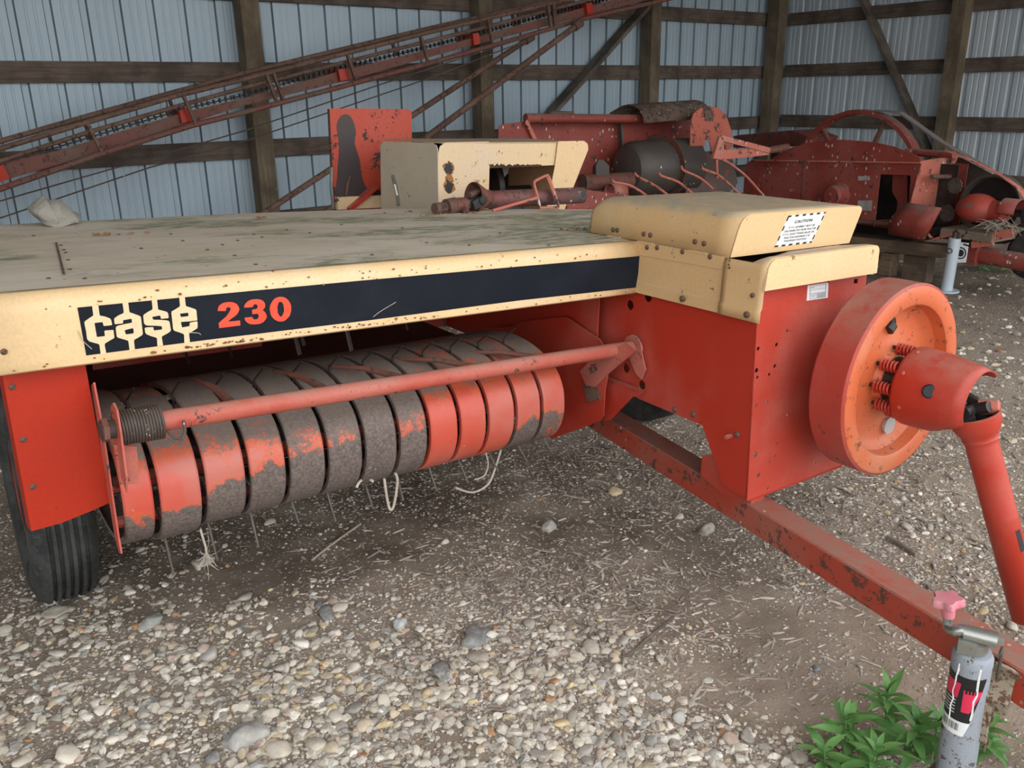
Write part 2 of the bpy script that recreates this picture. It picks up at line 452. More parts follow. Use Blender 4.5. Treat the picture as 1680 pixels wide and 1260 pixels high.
def beam(name, p, q, w, h, mat, parent, up=(0, 0, 1), bev=.004):
    """board whose grain runs along its own local axis"""
    p, q = Vector(p), Vector(q)
    L = (q - p).length
    m = M().box((-L / 2, -w / 2, -h / 2), (L / 2, w / 2, h / 2))
    o = obj(name, m, mat, parent, bev=bev)
    d = (q - p).normalized(); y = Vector(up).cross(d).normalized(); z = d.cross(y)
    o.matrix_world = Matrix(((d.x, y.x, z.x, (p.x + q.x) / 2), (d.y, y.y, z.y, (p.y + q.y) / 2), (d.z, y.z, z.z, (p.z + q.z) / 2), (0, 0, 0, 1)))
    return o
POSTX = wood('post_wood_along_board', (.125, .092, .055), (.195, .15, .098), 0, (.08, .058, .035))
GZ = (.486, 1.072, 1.672, 2.276, 2.87, 3.45)
px_ = [-6.43, -4.1, -1.77, .56] + [2.785206255284463, 5.037805531338237, 7.314094249610027]
for x in px_:
    beam('post', (x, 6.975, -.02), (x, 6.975, ZT), .15, .155, POSTX, back, up=(0, 1, 0))
xs = [XL] + px_ + [XR]
for z in GZ:
    for i in range(len(xs) - 1):
        j = R_.uniform(-.006, .006)
        beam('girt', (xs[i] + .002, YB - .028, z + j), (xs[i + 1] - .002, YB - .028, z + j), .042, .145, GIRTX, back)
beam('skirt_board', (XL, YB - .028, .10), (XR, YB - .028, .10), .042, .2, GIRTX, back)
cx_ = 9.462158019772204
beam('corner_post', (cx_, 6.93, -.02), (cx_, 6.93, ZT), .17, .17, POSTX, back, up=(0, 1, 0))
b0, b1 = [(7.255, 6.99, 2.3488), (5.7074, 6.99, 1.1258)]
b0, b1 = Vector(b0), Vector(b1); bd = (b1 - b0).normalized()
beam('brace', b0 - bd * .7, b1 + bd * .75, .042, .15, BRACEW, back, up=(0, 1, 0))
ry = [4.810758417654004, 4.810758417654004 - 2.33, -.55]
for y in ry:
    beam('post', (XR - .125, y, -.02), (XR - .125, y, ZT), .15, .16, POSTX, right, up=(1, 0, 0))
ys = [YB - .1] + ry
for z in GZ:
    z2 = z + .01
    for i in range(len(ys) - 1):
        beam('girt', (XR - .028, ys[i] - .002, z2), (XR - .028, ys[i + 1] + .002, z2), .042, .145, GIRTX, right)
beam('skirt_board', (XR - .028, YB, .10), (XR - .028, -.6, .10), .042, .2, GIRTX, right)
b0, b1 = [(9.76, 6.0322, 2.5057), (9.76, 5.0745, 0.9331)]
b0, b1 = Vector(b0), Vector(b1); bd = (b1 - b0).normalized()
beam('brace', b0 - bd * .7, b1 + bd * .9, .042, .15, BRACEW, right, up=(1, 0, 0))
# roof and an added left wall close the shed; its front stays open towards the camera
struct(obj('added_wall_left', M().box((XL - .05, -.6, 0), (XL, YB, ZT)), WALLM))  # unseen wall, added to keep light off faces turned left
CEILM = wall_mat('roof_steel_underside', (.30, .33, .35), (.36, .39, .41), (1, 1, 1))
struct(obj('ceiling', M().box((XL, -.3, ZT), (XR + .05, YB + .05, ZT + .06)), CEILM))

# ------------------------------------------------------------------ the ground
dark_spots = [(p, s, w) for (p, s, w) in zip([(0.4425, 2.995), (0.7003, 2.6791), (0.9276, 2.4433), (1.2315, 2.4056), (1.5681, 2.3637), (1.7253, 2.0578), (1.9721, 1.9719), (2.0765, 1.6612), (0.7387, 3.3805), (1.5431, 2.5779), (2.4994, 1.7255), (2.2439, 2.2865), (0.1714, 2.961), (1.7186, 1.5248), (1.9443, 1.4735), (6.8318, 2.9664), (6.81, 3.4467), (6.0184, 2.423), (1.8611, 1.2478)],
    (.22, .22, .22, .2, .22, .2, .18, .2, .35, .3, .22, .3, .2, .14, .18, .9, .7, .6, .15), (.8, .85, .8, .85, .8, .8, .8, .6, .9, .9, .5, .7, .7, .5, .5, .75, .8, .5, .35))]
bare_spots = [(p, s, w) for (p, s, w) in zip([(1.8776, 1.1964), (1.571, 1.1674), (2.0948, 1.0977), (1.6972, 0.9739), (1.9483, 1.3814), (1.9325, 0.9085), (1.2436, 2.3411), (0.8167, 2.4844), (1.7831, 2.1267), (1.9633, 1.7536), (1.9564, 0.6795), (1.0124, 2.0137), (0.6022, 2.5638), (0.7951, 2.1896), (1.8541, 0.6033), (1.8625, 0.7548), (1.6853, 1.4689)],
    (.13, .12, .12, .14, .12, .13, .2, .18, .2, .18, .16, .1, .14, .12, .14, .12, .12), (1, .9, 1, 1, .9, 1, .8, .8, .7, .7, .9, .4, .5, .6, .9, .9, .6))]
coarse = [(p, .2, 1.0) for p in [(0.1063, 2.1631), (0.3599, 2.0479), (0.6305, 1.8921), (0.7929, 1.53), (1.0532, 1.3758), (1.2514, 1.1896), (0.2401, 2.5583), (0.5596, 2.2613), (0.8694, 1.9734), (1.3625, 0.9965), (0.6074, 1.652), (1.2329, 1.4715), (0.5245, 2.6269), (0.9618, 1.6574)]] + [(p, .25, .6) for p in [(2.9955, 1.5197), (2.7964, 1.0735), (3.0157, 1.8039), (4.7309, 1.8204), (4.0042, 1.938)]]
def field(spots, x, y):
    v = np.zeros_like(x)
    for (p, s, w) in spots:
        v = np.maximum(v, w * np.exp(-((x - p[0]) ** 2 + (y - p[1]) ** 2) / (2 * s * s)))
    return v
def vnoise(x, y, f, seed):
    """value noise, numpy"""
    rs = np.random.RandomState(seed); g = rs.rand(256, 256)
    X = x * f; Y = y * f; i = np.floor(X).astype(int); j = np.floor(Y).astype(int); a = X - i; b = Y - j
    a = a * a * (3 - 2 * a); b = b * b * (3 - 2 * b)
    q = lambda m, n: g[m % 256, n % 256]
    return (q(i, j) * (1 - a) + q(i + 1, j) * a) * (1 - b) + (q(i, j + 1) * (1 - a) + q(i + 1, j + 1) * a) * b
def ground_z(x, y):
    return (vnoise(x, y, 1.3, 1) - .5) * .022 + (vnoise(x, y, 5, 2) - .5) * .014 + (vnoise(x, y, 17, 3) - .5) * .008
gx = np.concatenate([np.linspace(-40, -8, 9), np.linspace(-7.5, -.9, 23), np.linspace(-.8, 3.6, 200), np.linspace(3.7, 9.8, 90), np.linspace(10.5, 40, 9)])
gy = np.concatenate([np.linspace(-40, -3, 12), np.linspace(-2.7, .2, 14), np.linspace(.25, 3.6, 160), np.linspace(3.7, 7.1, 36), np.linspace(7.6, 12, 5)])
GX, GY = np.meshgrid(gx, gy, indexing='ij')
near = np.clip(1.3 - np.hypot(GX - 2, GY - 2) / 12, 0, 1)
GZh = ground_z(GX, GY) * near
V = np.stack([GX, GY, GZh], -1).reshape(-1, 3)
ni, nj = GX.shape
idx = np.arange(ni * nj).reshape(ni, nj)
F = np.stack([idx[:-1, :-1], idx[1:, :-1], idx[1:, 1:], idx[:-1, 1:]], -1).reshape(-1, 4)
me = bpy.data.meshes.new('floor')
me.from_pydata(V.tolist(), [], F.tolist())
me.polygons.foreach_set('use_smooth', [True] * len(me.polygons))
soil = np.zeros((ni * nj, 4)); soil[:, 3] = 1
wob = (vnoise(GX, GY, 6, 5) - .5) * .35 + (vnoise(GX, GY, 21, 6) - .5) * .25
dk = np.clip(field(dark_spots, GX, GY) + wob * .9, 0, 1)
gv = np.clip(1.0 - field(bare_spots, GX, GY) + wob, 0, 1)
soil[:, 0] = dk.ravel(); soil[:, 1] = gv.ravel()
at = me.color_attributes.new('soil', 'FLOAT_COLOR', 'POINT'); at.data.foreach_set('color', soil.ravel())
me.materials.append(GROUND)
floor = link('floor', me); struct(floor)

def rock_shape(seed, sub, ang=.34, squash=(1, .8, .6)):
    bm = bmesh.new(); bmesh.ops.create_icosphere(bm, subdivisions=sub, radius=1)
    rs = np.random.RandomState(seed)
    planes = [(Vector(rs.normal(size=3)).normalized(), rs.uniform(.62, .95)) for _ in range(9)]
    for v in bm.verts:
        p = v.co.copy()
        for nrm, d in planes:
            k = p.dot(nrm)
            if k > d: p -= nrm * (k - d) * .85
        p *= 1 + ang * (noise.noise(p * 1.3 + Vector((seed * 3.1, 0, 0))))
        v.co = Vector((p.x * squash[0], p.y * squash[1], p.z * squash[2]))
    vs = np.array([v.co[:] for v in bm.verts]); fs = np.array([[w.index for w in f.verts] for f in bm.faces])
    bm.free(); return vs, fs
PAL = np.array([(.47, .43, .37), (.58, .54, .475), (.66, .63, .58), (.40, .365, .32), (.48, .40, .30), (.32, .30, .28), (.36, .36, .35), (.19, .19, .195), (.38, .20, .09), (.44, .34, .29), (.50, .40, .24)])
PAL = PAL * np.array([1.03, 1.0, .94])
PW = np.array([.24, .22, .12, .12, .08, .07, .05, .015, .02, .04, .025]); PW = PW / PW.sum()
def scatter(n, rmin, rmax, amin, amax):
    """positions around the standing point, thinning with distance"""
    r = rmin * (rmax / rmin) ** R_.rand(n); a = np.radians(R_.uniform(amin, amax, n))
    return r * np.sin(a), r * np.cos(a)
def keep_mask(x, y):
    g = np.clip(1.0 - field(bare_spots, x, y) * 1.1 - .30 * field(dark_spots, x, y), .07, 1)
    g *= np.clip(.25 + 1.3 * (vnoise(x, y, 2.3, 9) * .6 + vnoise(x, y, 7, 8) * .4), .1, 1)
    g *= (x < 9.7) & (y < 6.9)
    return R_.rand(len(x)) < g
def gravel(name, n, sub, smin, smax, power, rmin, rmax, flat=.7, spots=None):
    x, y = scatter(n, rmin, rmax, -12, 96)
    k = keep_mask(x, y) if spots is None else R_.rand(n) < .12 + field(spots, x, y); x = x[k]; y = y[k]; n = len(x)
    shapes = [rock_shape(100 + i + sub * 50, sub) for i in range(7)]
    size = smin + (smax - smin) * R_.rand(n) ** power
    if smax > .015 and rmax < 5:      # coarse stone only in the drifts near the front
        big = np.clip(.12 + field(coarse, x, y), 0, 1); size = smin * .55 + (size - smin * .55) * (.30 + .70 * big)
        q = R_.rand(n) < .30 + .70 * big; x = x[q]; y = y[q]; size = size[q]; n = len(x)
    vs_all = []; fs_all = []; cs = []; off = 0
    z = ground_z(x, y)
    which = R_.randint(0, 7, n); rot = R_.uniform(0, 2 * math.pi, n); tilt = R_.normal(0, .35, n)
    colr = PAL[R_.choice(len(PAL), n, p=PW)] * R_.uniform(.8, 1.2, (n, 1))
    for w in range(7):
        q = np.where(which == w)[0]
        if not len(q): continue
        sv, sf = shapes[w]
        st = R_.uniform(.75, 1.35, (len(q), 3)) * (np.array([1, 1, flat]) if spots is None else np.array([2.6, .55, .28]))
        P = sv[None] * st[:, None, :] * size[q, None, None]
        ct, stt = np.cos(tilt[q])[:, None], np.sin(tilt[q])[:, None]
        Py = P[..., 1] * ct - P[..., 2] * stt; Pz = P[..., 1] * stt + P[..., 2] * ct; Px = P[..., 0]
        c, s = np.cos(rot[q])[:, None], np.sin(rot[q])[:, None]
        X = Px * c - Py * s + x[q, None]; Y = Px * s + Py * c + y[q, None]; Z = Pz + (z[q] + size[q] * .12)[:, None]
        vs_all.append(np.stack([X, Y, Z], -1).reshape(-1, 3))
        nv = len(sv)
        fs_all.append((sf[None] + (np.arange(len(q)) * nv)[:, None, None]).reshape(-1, 3) + off)
        cs.append(np.repeat(np.c_[colr[q], np.ones(len(q))], nv, axis=0)); off += len(q) * nv
    Vv = np.concatenate(vs_all); Ff = np.concatenate(fs_all); Cc = np.concatenate(cs)
    me = bpy.data.meshes.new(name)
    me.vertices.add(len(Vv)); me.vertices.foreach_set('co', Vv.ravel().astype(np.float32))
    me.loops.add(len(Ff) * 3); me.loops.foreach_set('vertex_index', Ff.ravel().astype(np.int32))
    me.polygons.add(len(Ff)); me.polygons.foreach_set('loop_start', np.arange(0, len(Ff) * 3, 3, dtype=np.int32))
    me.update(calc_edges=True)
    a = me.color_attributes.new('col', 'FLOAT_COLOR', 'POINT'); a.data.foreach_set('color', Cc.ravel())
    me.polygons.foreach_set('use_smooth', [False] * len(Ff))
    me.materials.append(STONES); me.update(); me.validate()
    o = link(name, me, floor); o['kind'] = 'stuff'
    return o
gravel('gravel', 34000, 2, .006, .020, 1.7, 1.0, 4.2)
gravel('fine_gravel', 90000, 1, .0022, .0075, 1.5, 1.0, 5.5)
gravel('far_gravel', 9000, 1, .008, .028, 2.0, 3.8, 9.0)
PAL_S, PW_S = PAL, PW
PAL = np.array([(.40, .34, .29), (.50, .44, .38), (.31, .26, .22), (.58, .52, .45), (.24, .19, .155)]); PW = np.array([.3, .25, .2, .1, .15])
chip_spots = [(p, .26, .95) for p in [(1.4921, 1.8409), (1.4935, 1.5842), (1.3981, 2.0113), (1.5214, 1.4842), (1.4147, 1.688), (1.7901, 1.6449), (2.8464, 1.3154), (3.4175, 1.3165), (2.991, 1.595), (2.5979, 1.5809), (2.109, 2.3979), (2.4176, 2.4671), (2.3883, 2.0204), (2.604, 0.9833), (2.4894, 1.1234)]]
gravel('wood_splinters', 15000, 1, .004, .013, 1.6, 1.2, 5.0, spots=chip_spots)
PAL, PW = PAL_S, PW_S
# the stones that show largest, one by one
stone_me = []
for i in range(8):
    sv, sf = rock_shape(300 + i, 2, .3)
    mm = M(); mm.add(sv.tolist(), sf.tolist()); stone_me.append(mesh_of('stone', mm, STONE1, smooth=False, fix=False))
    stone_me[-1].polygons.foreach_set('use_smooth', [True] * len(stone_me[-1].polygons))
x, y = scatter(4200, 1.15, 3.2, 0, 76); k = keep_mask(x, y); q = R_.rand(k.sum()) < .18 + field(coarse, x[k], y[k]); x = x[k][q][:285]; y = y[k][q][:285]
for i in range(len(x)):
    o = link('stone', stone_me[i % 8], floor)
    s = R_.uniform(.014, .026) if i % 9 else R_.uniform(.024, .038)
    o.location = (x[i], y[i], float(ground_z(x[i:i + 1], y[i:i + 1])[0]) + s * .12)
    o.scale = (s * R_.uniform(.8, 1.3), s * R_.uniform(.8, 1.2), s * R_.uniform(.55, .9)); o.rotation_euler = (R_.normal(0, .25), R_.normal(0, .25), R_.uniform(0, 6.28))
    c = PAL[R_.choice(len(PAL), p=PW)] * R_.uniform(.85, 1.2); o.color = (*c, 1)
# splinters of wood lying in the gravel
chip_me = []
for i in range(5):
    a = R_.uniform(.7, 1.1); m = M()
    rows = []
    for tt in np.linspace(-1, 1, 6):
        wv = .16 * (1 - abs(tt) ** 3 * .8) * a; b = .05 * math.sin(tt * 2 + i)
        rows.append([(tt, -wv + b, -.03), (tt, -wv * .6 + b, .05), (tt, wv * .7 + b, .06), (tt, wv + b, -.03)])
    m.strip(rows, close=True); chip_me.append(mesh_of('wood_chip', m, CHIPW))
cc = [(1.4921, 1.8409), (1.5004, 1.6186), (1.4137, 1.9986), (1.4939, 1.5065), (1.4352, 1.7124), (1.7641, 1.6199), (2.8023, 1.2917), (3.2682, 1.2948), (2.959, 1.5498), (2.5908, 1.525), (2.109, 2.3979), (2.4176, 2.4671), (2.3883, 2.0204), (2.604, 0.9833)]
for i in range(290):
    c = cc[i % len(cc)]
    xx = c[0] + R_.normal(0, .15); yy = c[1] + R_.normal(0, .15)
    o = link('wood_chip', chip_me[i % 5], floor)
    s = R_.uniform(.014, .045); o.scale = (s, s * R_.uniform(.5, 1.1), s * .8)
    o.location = (xx, yy, float(ground_z(np.array([xx]), np.array([yy]))[0]) + s * .05 + .004); o.rotation_euler = (R_.normal(0, .2), R_.normal(0, .15), R_.uniform(0, 6.28))

# ------------------------------------------------------------------ the red and cream hay baler
# its own axes: x = t across (to the right), y = l along (towards the back), z = u up
T_, L_, U_ = Vector((0.998478, -0.0385677, -0.0394228)), Vector((0.0385508, 0.9992559, -0.0011903)), Vector((0.0394394, -0.0003313, 0.9992219))
O_ = Vector((1.89731, 1.36313, 0.36)) - U_ * .36
baler = empty('hay_baler')
baler.matrix_world = Matrix(((T_.x, L_.x, U_.x, O_.x), (T_.y, L_.y, U_.y, O_.y), (T_.z, L_.z, U_.z, O_.z), (0, 0, 0, 1)))
tag(baler, 'nearest red and cream hay baler with black striped hood and flywheel', 'hay baler')
UP36 = (0, 0, .36)
def part(name, m, mats, parent=None, **kw):
    p = parent or baler
    return obj(name, m, mats, p, loc=UP36 if p is baler else None, **kw)
def fL(l0):   # plate facing along l
    return lambda a, b, d: (a, l0 + d, b)
def fT(t0):   # plate facing along t
    return lambda a, b, d: (t0 + d, a, b)
def fU(u0):
    return lambda a, b, d: (a, b, u0 + d)

# bolts shared by every part
_bm = M().lathe([(-.003, .0), (-.003, .0085), (.0015, .0085), (.004, .006), (.005, .0)], (0, 0, 0), (0, -1, 0), 10)
BOLT_L = mesh_of('bolt', _bm, RUSTY, smooth=True)
_bm = M().lathe([(-.003, .0), (-.003, .0085), (.0015, .0085), (.004, .006), (.005, .0)], (0, 0, 0), (-1, 0, 0), 10)
BOLT_T = mesh_of('bolt', _bm, RUSTY, smooth=True)
_bm = M().lathe([(-.003, .0), (-.003, .0085), (.0015, .0085), (.004, .006), (.005, .0)], (0, 0, 0), (0, 0, 1), 10)
BOLT_U = mesh_of('bolt', _bm, RUSTY, smooth=True)
def bolts(me, pts, parent, s=1.0):
    for p in pts:
        o = link('bolt', me, parent, p); o.scale = (s, s, s)

# hood: a folded sheet, dusty on top, cream on the front skirt
def HU(t): return -.0091 * (t + 1.75)
m = M()
prof = [(.512, .5435), (.505, .541), (.499, .545), (.4985, .560), (.4985, .660), (.5015, .680), (.510, .694), (.522, .7015), (.537, .7035)]
ts = list(np.linspace(-1.772, -.012, 12))
rows = [[(t if i < 8 else t, l, u + HU(t)) for t in ts] for i, (l, u) in enumerate(prof)]
m.strip(rows, 0)
left_l = 1.80
top_poly = [(-1.772, .537), (-.012, .537), (.000, .60), (.004, .74), (.08, .82), (.58, .82), (.585, 1.375), (-.20, 1.773), (-.8, 1.835), (-1.772, 1.80)]
def f_top(a, b, d): return (a, b, .7035 + HU(a) - .009 * max(0, b - .537) + d)
m.plate([top_poly], f_top, 0, -.003, 1)
m.strip([[(-1.772, l, u + HU(-1.772)) for l, u in prof], [(-1.772, l + .02, u + HU(-1.772) - (.004 if i > 2 else 0)) for i, (l, u) in enumerate(prof)]], 0)
# back and side flanges of the top sheet
bk = [(-1.772, .537), (-1.772, 1.80), (-.8, 1.835), (-.20, 1.773), (.585, 1.375), (.585, .82)]
m.strip([[f_top(a, b, 0) for a, b in bk], [f_top(a, b, -.03) for a, b in bk]], 1)
hood = part('hood', m, [CREAM, HOODTOP], solid=.0025, smooth=True)
hood['label'] = 'cream hood with dusty brown top'
SK = .4965
# decal panel and print on the skirt
blk = [(-1.611, 0.665), (-1.338, 0.663), (-0.952, 0.659), (-0.479, 0.652), (-0.002, 0.644), (-0.017, 0.545), (-0.477, 0.554), (-0.956, 0.555), (-1.347, 0.56), (-1.607, 0.561)]
o = part('decal_stripe', M().plate([blk], fL(SK), 0, .0008), DECAL, hood); o['label'] = 'black stripe along the hood skirt'
for nm, loops in (
    ('letter_c', [[(-1.583, 0.667), (-1.583, 0.661), (-1.583, 0.645), (-1.592, 0.64), (-1.6, 0.635), (-1.602, 0.632), (-1.601, 0.612), (-1.601, 0.596), (-1.598, 0.591), (-1.588, 0.586), (-1.581, 0.583), (-1.579, 0.58), (-1.579, 0.559), (-1.568, 0.56), (-1.569, 0.578), (-1.568, 0.582), (-1.558, 0.587), (-1.549, 0.591), (-1.548, 0.593), (-1.548, 0.609), (-1.549, 0.609), (-1.564, 0.61), (-1.566, 0.608), (-1.566, 0.599), (-1.567, 0.598), (-1.581, 0.598), (-1.582, 0.599), (-1.583, 0.628), (-1.582, 0.629), (-1.568, 0.629), (-1.567, 0.628), (-1.566, 0.621), (-1.565, 0.62), (-1.55, 0.62), (-1.549, 0.622), (-1.55, 0.632), (-1.552, 0.635), (-1.561, 0.64), (-1.57, 0.643), (-1.571, 0.646), (-1.571, 0.666)]]),
    ('letter_a', [[(-1.524, 0.666), (-1.523, 0.659), (-1.523, 0.647), (-1.524, 0.643), (-1.535, 0.639), (-1.543, 0.634), (-1.544, 0.631), (-1.544, 0.622), (-1.542, 0.621), (-1.529, 0.621), (-1.527, 0.622), (-1.527, 0.627), (-1.525, 0.628), (-1.51, 0.629), (-1.509, 0.628), (-1.509, 0.622), (-1.51, 0.62), (-1.523, 0.619), (-1.538, 0.617), (-1.542, 0.615), (-1.543, 0.611), (-1.543, 0.594), (-1.541, 0.591), (-1.53, 0.586), (-1.522, 0.582), (-1.521, 0.579), (-1.521, 0.559), (-1.51, 0.56), (-1.51, 0.578), (-1.509, 0.582), (-1.5, 0.586), (-1.492, 0.59), (-1.49, 0.594), (-1.49, 0.63), (-1.492, 0.633), (-1.503, 0.639), (-1.511, 0.643), (-1.512, 0.646), (-1.512, 0.666)], [(-1.526, 0.605), (-1.524, 0.606), (-1.51, 0.608), (-1.508, 0.607), (-1.508, 0.598), (-1.51, 0.596), (-1.524, 0.596), (-1.525, 0.598)]]),
    ('letter_s', [[(-1.464, 0.666), (-1.464, 0.647), (-1.465, 0.644), (-1.476, 0.639), (-1.483, 0.635), (-1.485, 0.632), (-1.485, 0.616), (-1.483, 0.612), (-1.479, 0.61), (-1.46, 0.607), (-1.451, 0.605), (-1.449, 0.604), (-1.449, 0.598), (-1.451, 0.597), (-1.465, 0.597), (-1.467, 0.598), (-1.467, 0.604), (-1.468, 0.605), (-1.483, 0.606), (-1.485, 0.604), (-1.485, 0.595), (-1.483, 0.591), (-1.473, 0.585), (-1.464, 0.581), (-1.462, 0.578), (-1.463, 0.561), (-1.451, 0.561), (-1.452, 0.579), (-1.451, 0.582), (-1.441, 0.586), (-1.433, 0.59), (-1.431, 0.594), (-1.432, 0.611), (-1.433, 0.614), (-1.437, 0.616), (-1.45, 0.619), (-1.465, 0.621), (-1.466, 0.623), (-1.467, 0.627), (-1.466, 0.628), (-1.451, 0.629), (-1.45, 0.628), (-1.449, 0.622), (-1.448, 0.621), (-1.434, 0.621), (-1.433, 0.622), (-1.433, 0.631), (-1.435, 0.635), (-1.444, 0.639), (-1.452, 0.642), (-1.453, 0.645), (-1.453, 0.666)]]),
    ('letter_e', [[(-1.406, 0.666), (-1.406, 0.647), (-1.407, 0.644), (-1.416, 0.639), (-1.425, 0.635), (-1.426, 0.632), (-1.426, 0.595), (-1.424, 0.591), (-1.414, 0.586), (-1.405, 0.581), (-1.404, 0.578), (-1.405, 0.559), (-1.393, 0.56), (-1.393, 0.578), (-1.392, 0.581), (-1.382, 0.586), (-1.374, 0.59), (-1.373, 0.593), (-1.372, 0.605), (-1.373, 0.606), (-1.388, 0.605), (-1.389, 0.604), (-1.39, 0.598), (-1.391, 0.597), (-1.406, 0.596), (-1.407, 0.598), (-1.408, 0.607), (-1.407, 0.609), (-1.39, 0.608), (-1.373, 0.608), (-1.372, 0.609), (-1.372, 0.631), (-1.374, 0.634), (-1.384, 0.639), (-1.393, 0.643), (-1.394, 0.646), (-1.394, 0.666)], [(-1.408, 0.627), (-1.407, 0.628), (-1.391, 0.628), (-1.39, 0.627), (-1.39, 0.622), (-1.391, 0.62), (-1.406, 0.62), (-1.407, 0.621)]])):
    part(nm, M().plate(loops, fL(SK - .0008), 0, .0008), LETTER, hood)
D2 = [(-1.325, 0.624), (-1.324, 0.629), (-1.322, 0.634), (-1.318, 0.638), (-1.312, 0.641), (-1.305, 0.642), (-1.296, 0.642), (-1.288, 0.64), (-1.281, 0.636), (-1.277, 0.63), (-1.275, 0.623), (-1.277, 0.618), (-1.28, 0.613), (-1.286, 0.608), (-1.295, 0.603), (-1.304, 0.597), (-1.29, 0.596), (-1.276, 0.596), (-1.276, 0.59), (-1.276, 0.584), (-1.3, 0.584), (-1.325, 0.584), (-1.325, 0.59), (-1.326, 0.595), (-1.317, 0.602), (-1.307, 0.609), (-1.3, 0.617), (-1.296, 0.623), (-1.295, 0.627), (-1.297, 0.629), (-1.3, 0.63), (-1.303, 0.63), (-1.305, 0.628), (-1.307, 0.622), (-1.316, 0.623)]
D3 = [(-1.264, 0.625), (-1.263, 0.63), (-1.259, 0.635), (-1.254, 0.639), (-1.244, 0.642), (-1.235, 0.642), (-1.225, 0.64), (-1.218, 0.636), (-1.214, 0.629), (-1.214, 0.623), (-1.216, 0.618), (-1.221, 0.614), (-1.216, 0.609), (-1.213, 0.603), (-1.212, 0.597), (-1.215, 0.591), (-1.221, 0.585), (-1.231, 0.582), (-1.242, 0.582), (-1.253, 0.584), (-1.26, 0.589), (-1.264, 0.595), (-1.265, 0.601), (-1.256, 0.601), (-1.247, 0.601), (-1.245, 0.596), (-1.241, 0.594), (-1.235, 0.594), (-1.232, 0.598), (-1.231, 0.603), (-1.234, 0.607), (-1.246, 0.607), (-1.246, 0.613), (-1.246, 0.618), (-1.238, 0.618), (-1.233, 0.62), (-1.232, 0.624), (-1.233, 0.628), (-1.237, 0.63), (-1.241, 0.629), (-1.244, 0.624), (-1.254, 0.624)]
import_c = lambda cx, cy, a, b, n=28: [(cx + a * math.cos(2 * math.pi * k / n), cy + b * math.sin(2 * math.pi * k / n)) for k in range(n)]
D0o = [(-1.151, 0.61), (-1.152, 0.603), (-1.154, 0.597), (-1.157, 0.591), (-1.162, 0.587), (-1.167, 0.583), (-1.172, 0.581), (-1.178, 0.581), (-1.184, 0.582), (-1.19, 0.585), (-1.195, 0.589), (-1.199, 0.594), (-1.202, 0.6), (-1.203, 0.606), (-1.204, 0.613), (-1.203, 0.619), (-1.201, 0.625), (-1.197, 0.631), (-1.193, 0.636), (-1.188, 0.639), (-1.182, 0.641), (-1.176, 0.641), (-1.17, 0.64), (-1.165, 0.638), (-1.16, 0.634), (-1.156, 0.629), (-1.153, 0.623), (-1.151, 0.617)]
D0i = [(-1.169, 0.611), (-1.169, 0.605), (-1.171, 0.601), (-1.173, 0.597), (-1.175, 0.594), (-1.178, 0.593), (-1.18, 0.594), (-1.182, 0.597), (-1.184, 0.601), (-1.185, 0.606), (-1.185, 0.612), (-1.185, 0.617), (-1.183, 0.622), (-1.182, 0.626), (-1.179, 0.629), (-1.177, 0.629), (-1.174, 0.628), (-1.172, 0.626), (-1.17, 0.622), (-1.169, 0.617)]
for nm, loops in (('digit_two', [D2]), ('digit_three', [D3]), ('digit_zero', [D0o, D0i])):
    part(nm, M().plate(loops, fL(SK - .0008), 0, .0008), DIGIT, hood)
for pts in ([(-0.936, 0.563), (-0.915, 0.575), (-0.87, 0.594)], [(-1.616, 0.617), (-1.611, 0.596), (-1.595, 0.574)], [(-1.394, 0.583), (-1.373, 0.579), (-1.368, 0.574)]):
    part('straw', M().tube(smooth_pts([(a, .4945, b) for a, b in pts], 3), .0009, 5), TWINE, hood)
# screw heads in the hood sheet
hb = [(-1.53, 1.201), (-1.537, 1.105), (-1.542, 1.049), (-1.557, 0.916), (-1.578, 0.762), (-1.637, 0.658), (-1.571, 0.619), (-1.184, 0.628), (-1.218, 1.147), (-1.207, 1.32), (-1.357, 1.04), (-1.211, 0.933), (-1.181, 0.797), (-1.145, 1.011), (-1.078, 1.083), (-1.344, 1.379), (-0.99, 1.123), (-0.822, 1.158), (-1.564, 1.455), (-0.858, 1.262), (-0.989, 1.2), (-0.863, 0.638), (-0.611, 0.781), (-0.527, 0.677), (-0.278, 0.878), (-0.636, 1.325), (-0.499, 1.139), (-0.321, 0.562)]
bolts(BOLT_U, [(a, b, f_top(a, b, .001)[2]) for a, b in hb], hood, .6)
seam = [f_top(a, b, .0015) for a, b in [(-1.532, 1.263), (-1.601, 0.688)]]
part('sheet_seam', M().bar(seam[0], seam[1], .005, .003), RUSTY, hood)
bolts(BOLT_L, [(a, .4975, b) for a, b in [(-1.755, 0.591)]], hood, .8)

# dry leaf bits lying on the hood
m = M()
for (px, n, sx) in zip([(-1.366, 1.361), (-0.82, 1.623), (-0.226, 1.448), (0.001, 1.452), (-0.023, 0.828), (-1.377, 1.382), (-0.258, 1.584)], (7, 6, 8, 6, 9, 6, 5), (.035, .03, .04, .03, .04, .03, .03)):
    for q in range(n):
        a, b = px[0] + R_.normal(0, sx), px[1] + R_.normal(0, .012); z = f_top(a, b, .004)[2]; w = R_.uniform(0, 3.1); s = R_.uniform(.006, .014)
        m.add([(a - s * math.cos(w), b - s * math.sin(w), z), (a + .004 * math.sin(w), b - .004 * math.cos(w), z + .005), (a + s * math.cos(w), b + s * math.sin(w), z + .001), (a - .004 * math.sin(w), b + .004 * math.cos(w), z + .006)], [(0, 1, 2), (0, 2, 3)])
lf = part('leaf_bits', m, DRYLEAF, hood, fix=False); lf['kind'] = 'stuff'

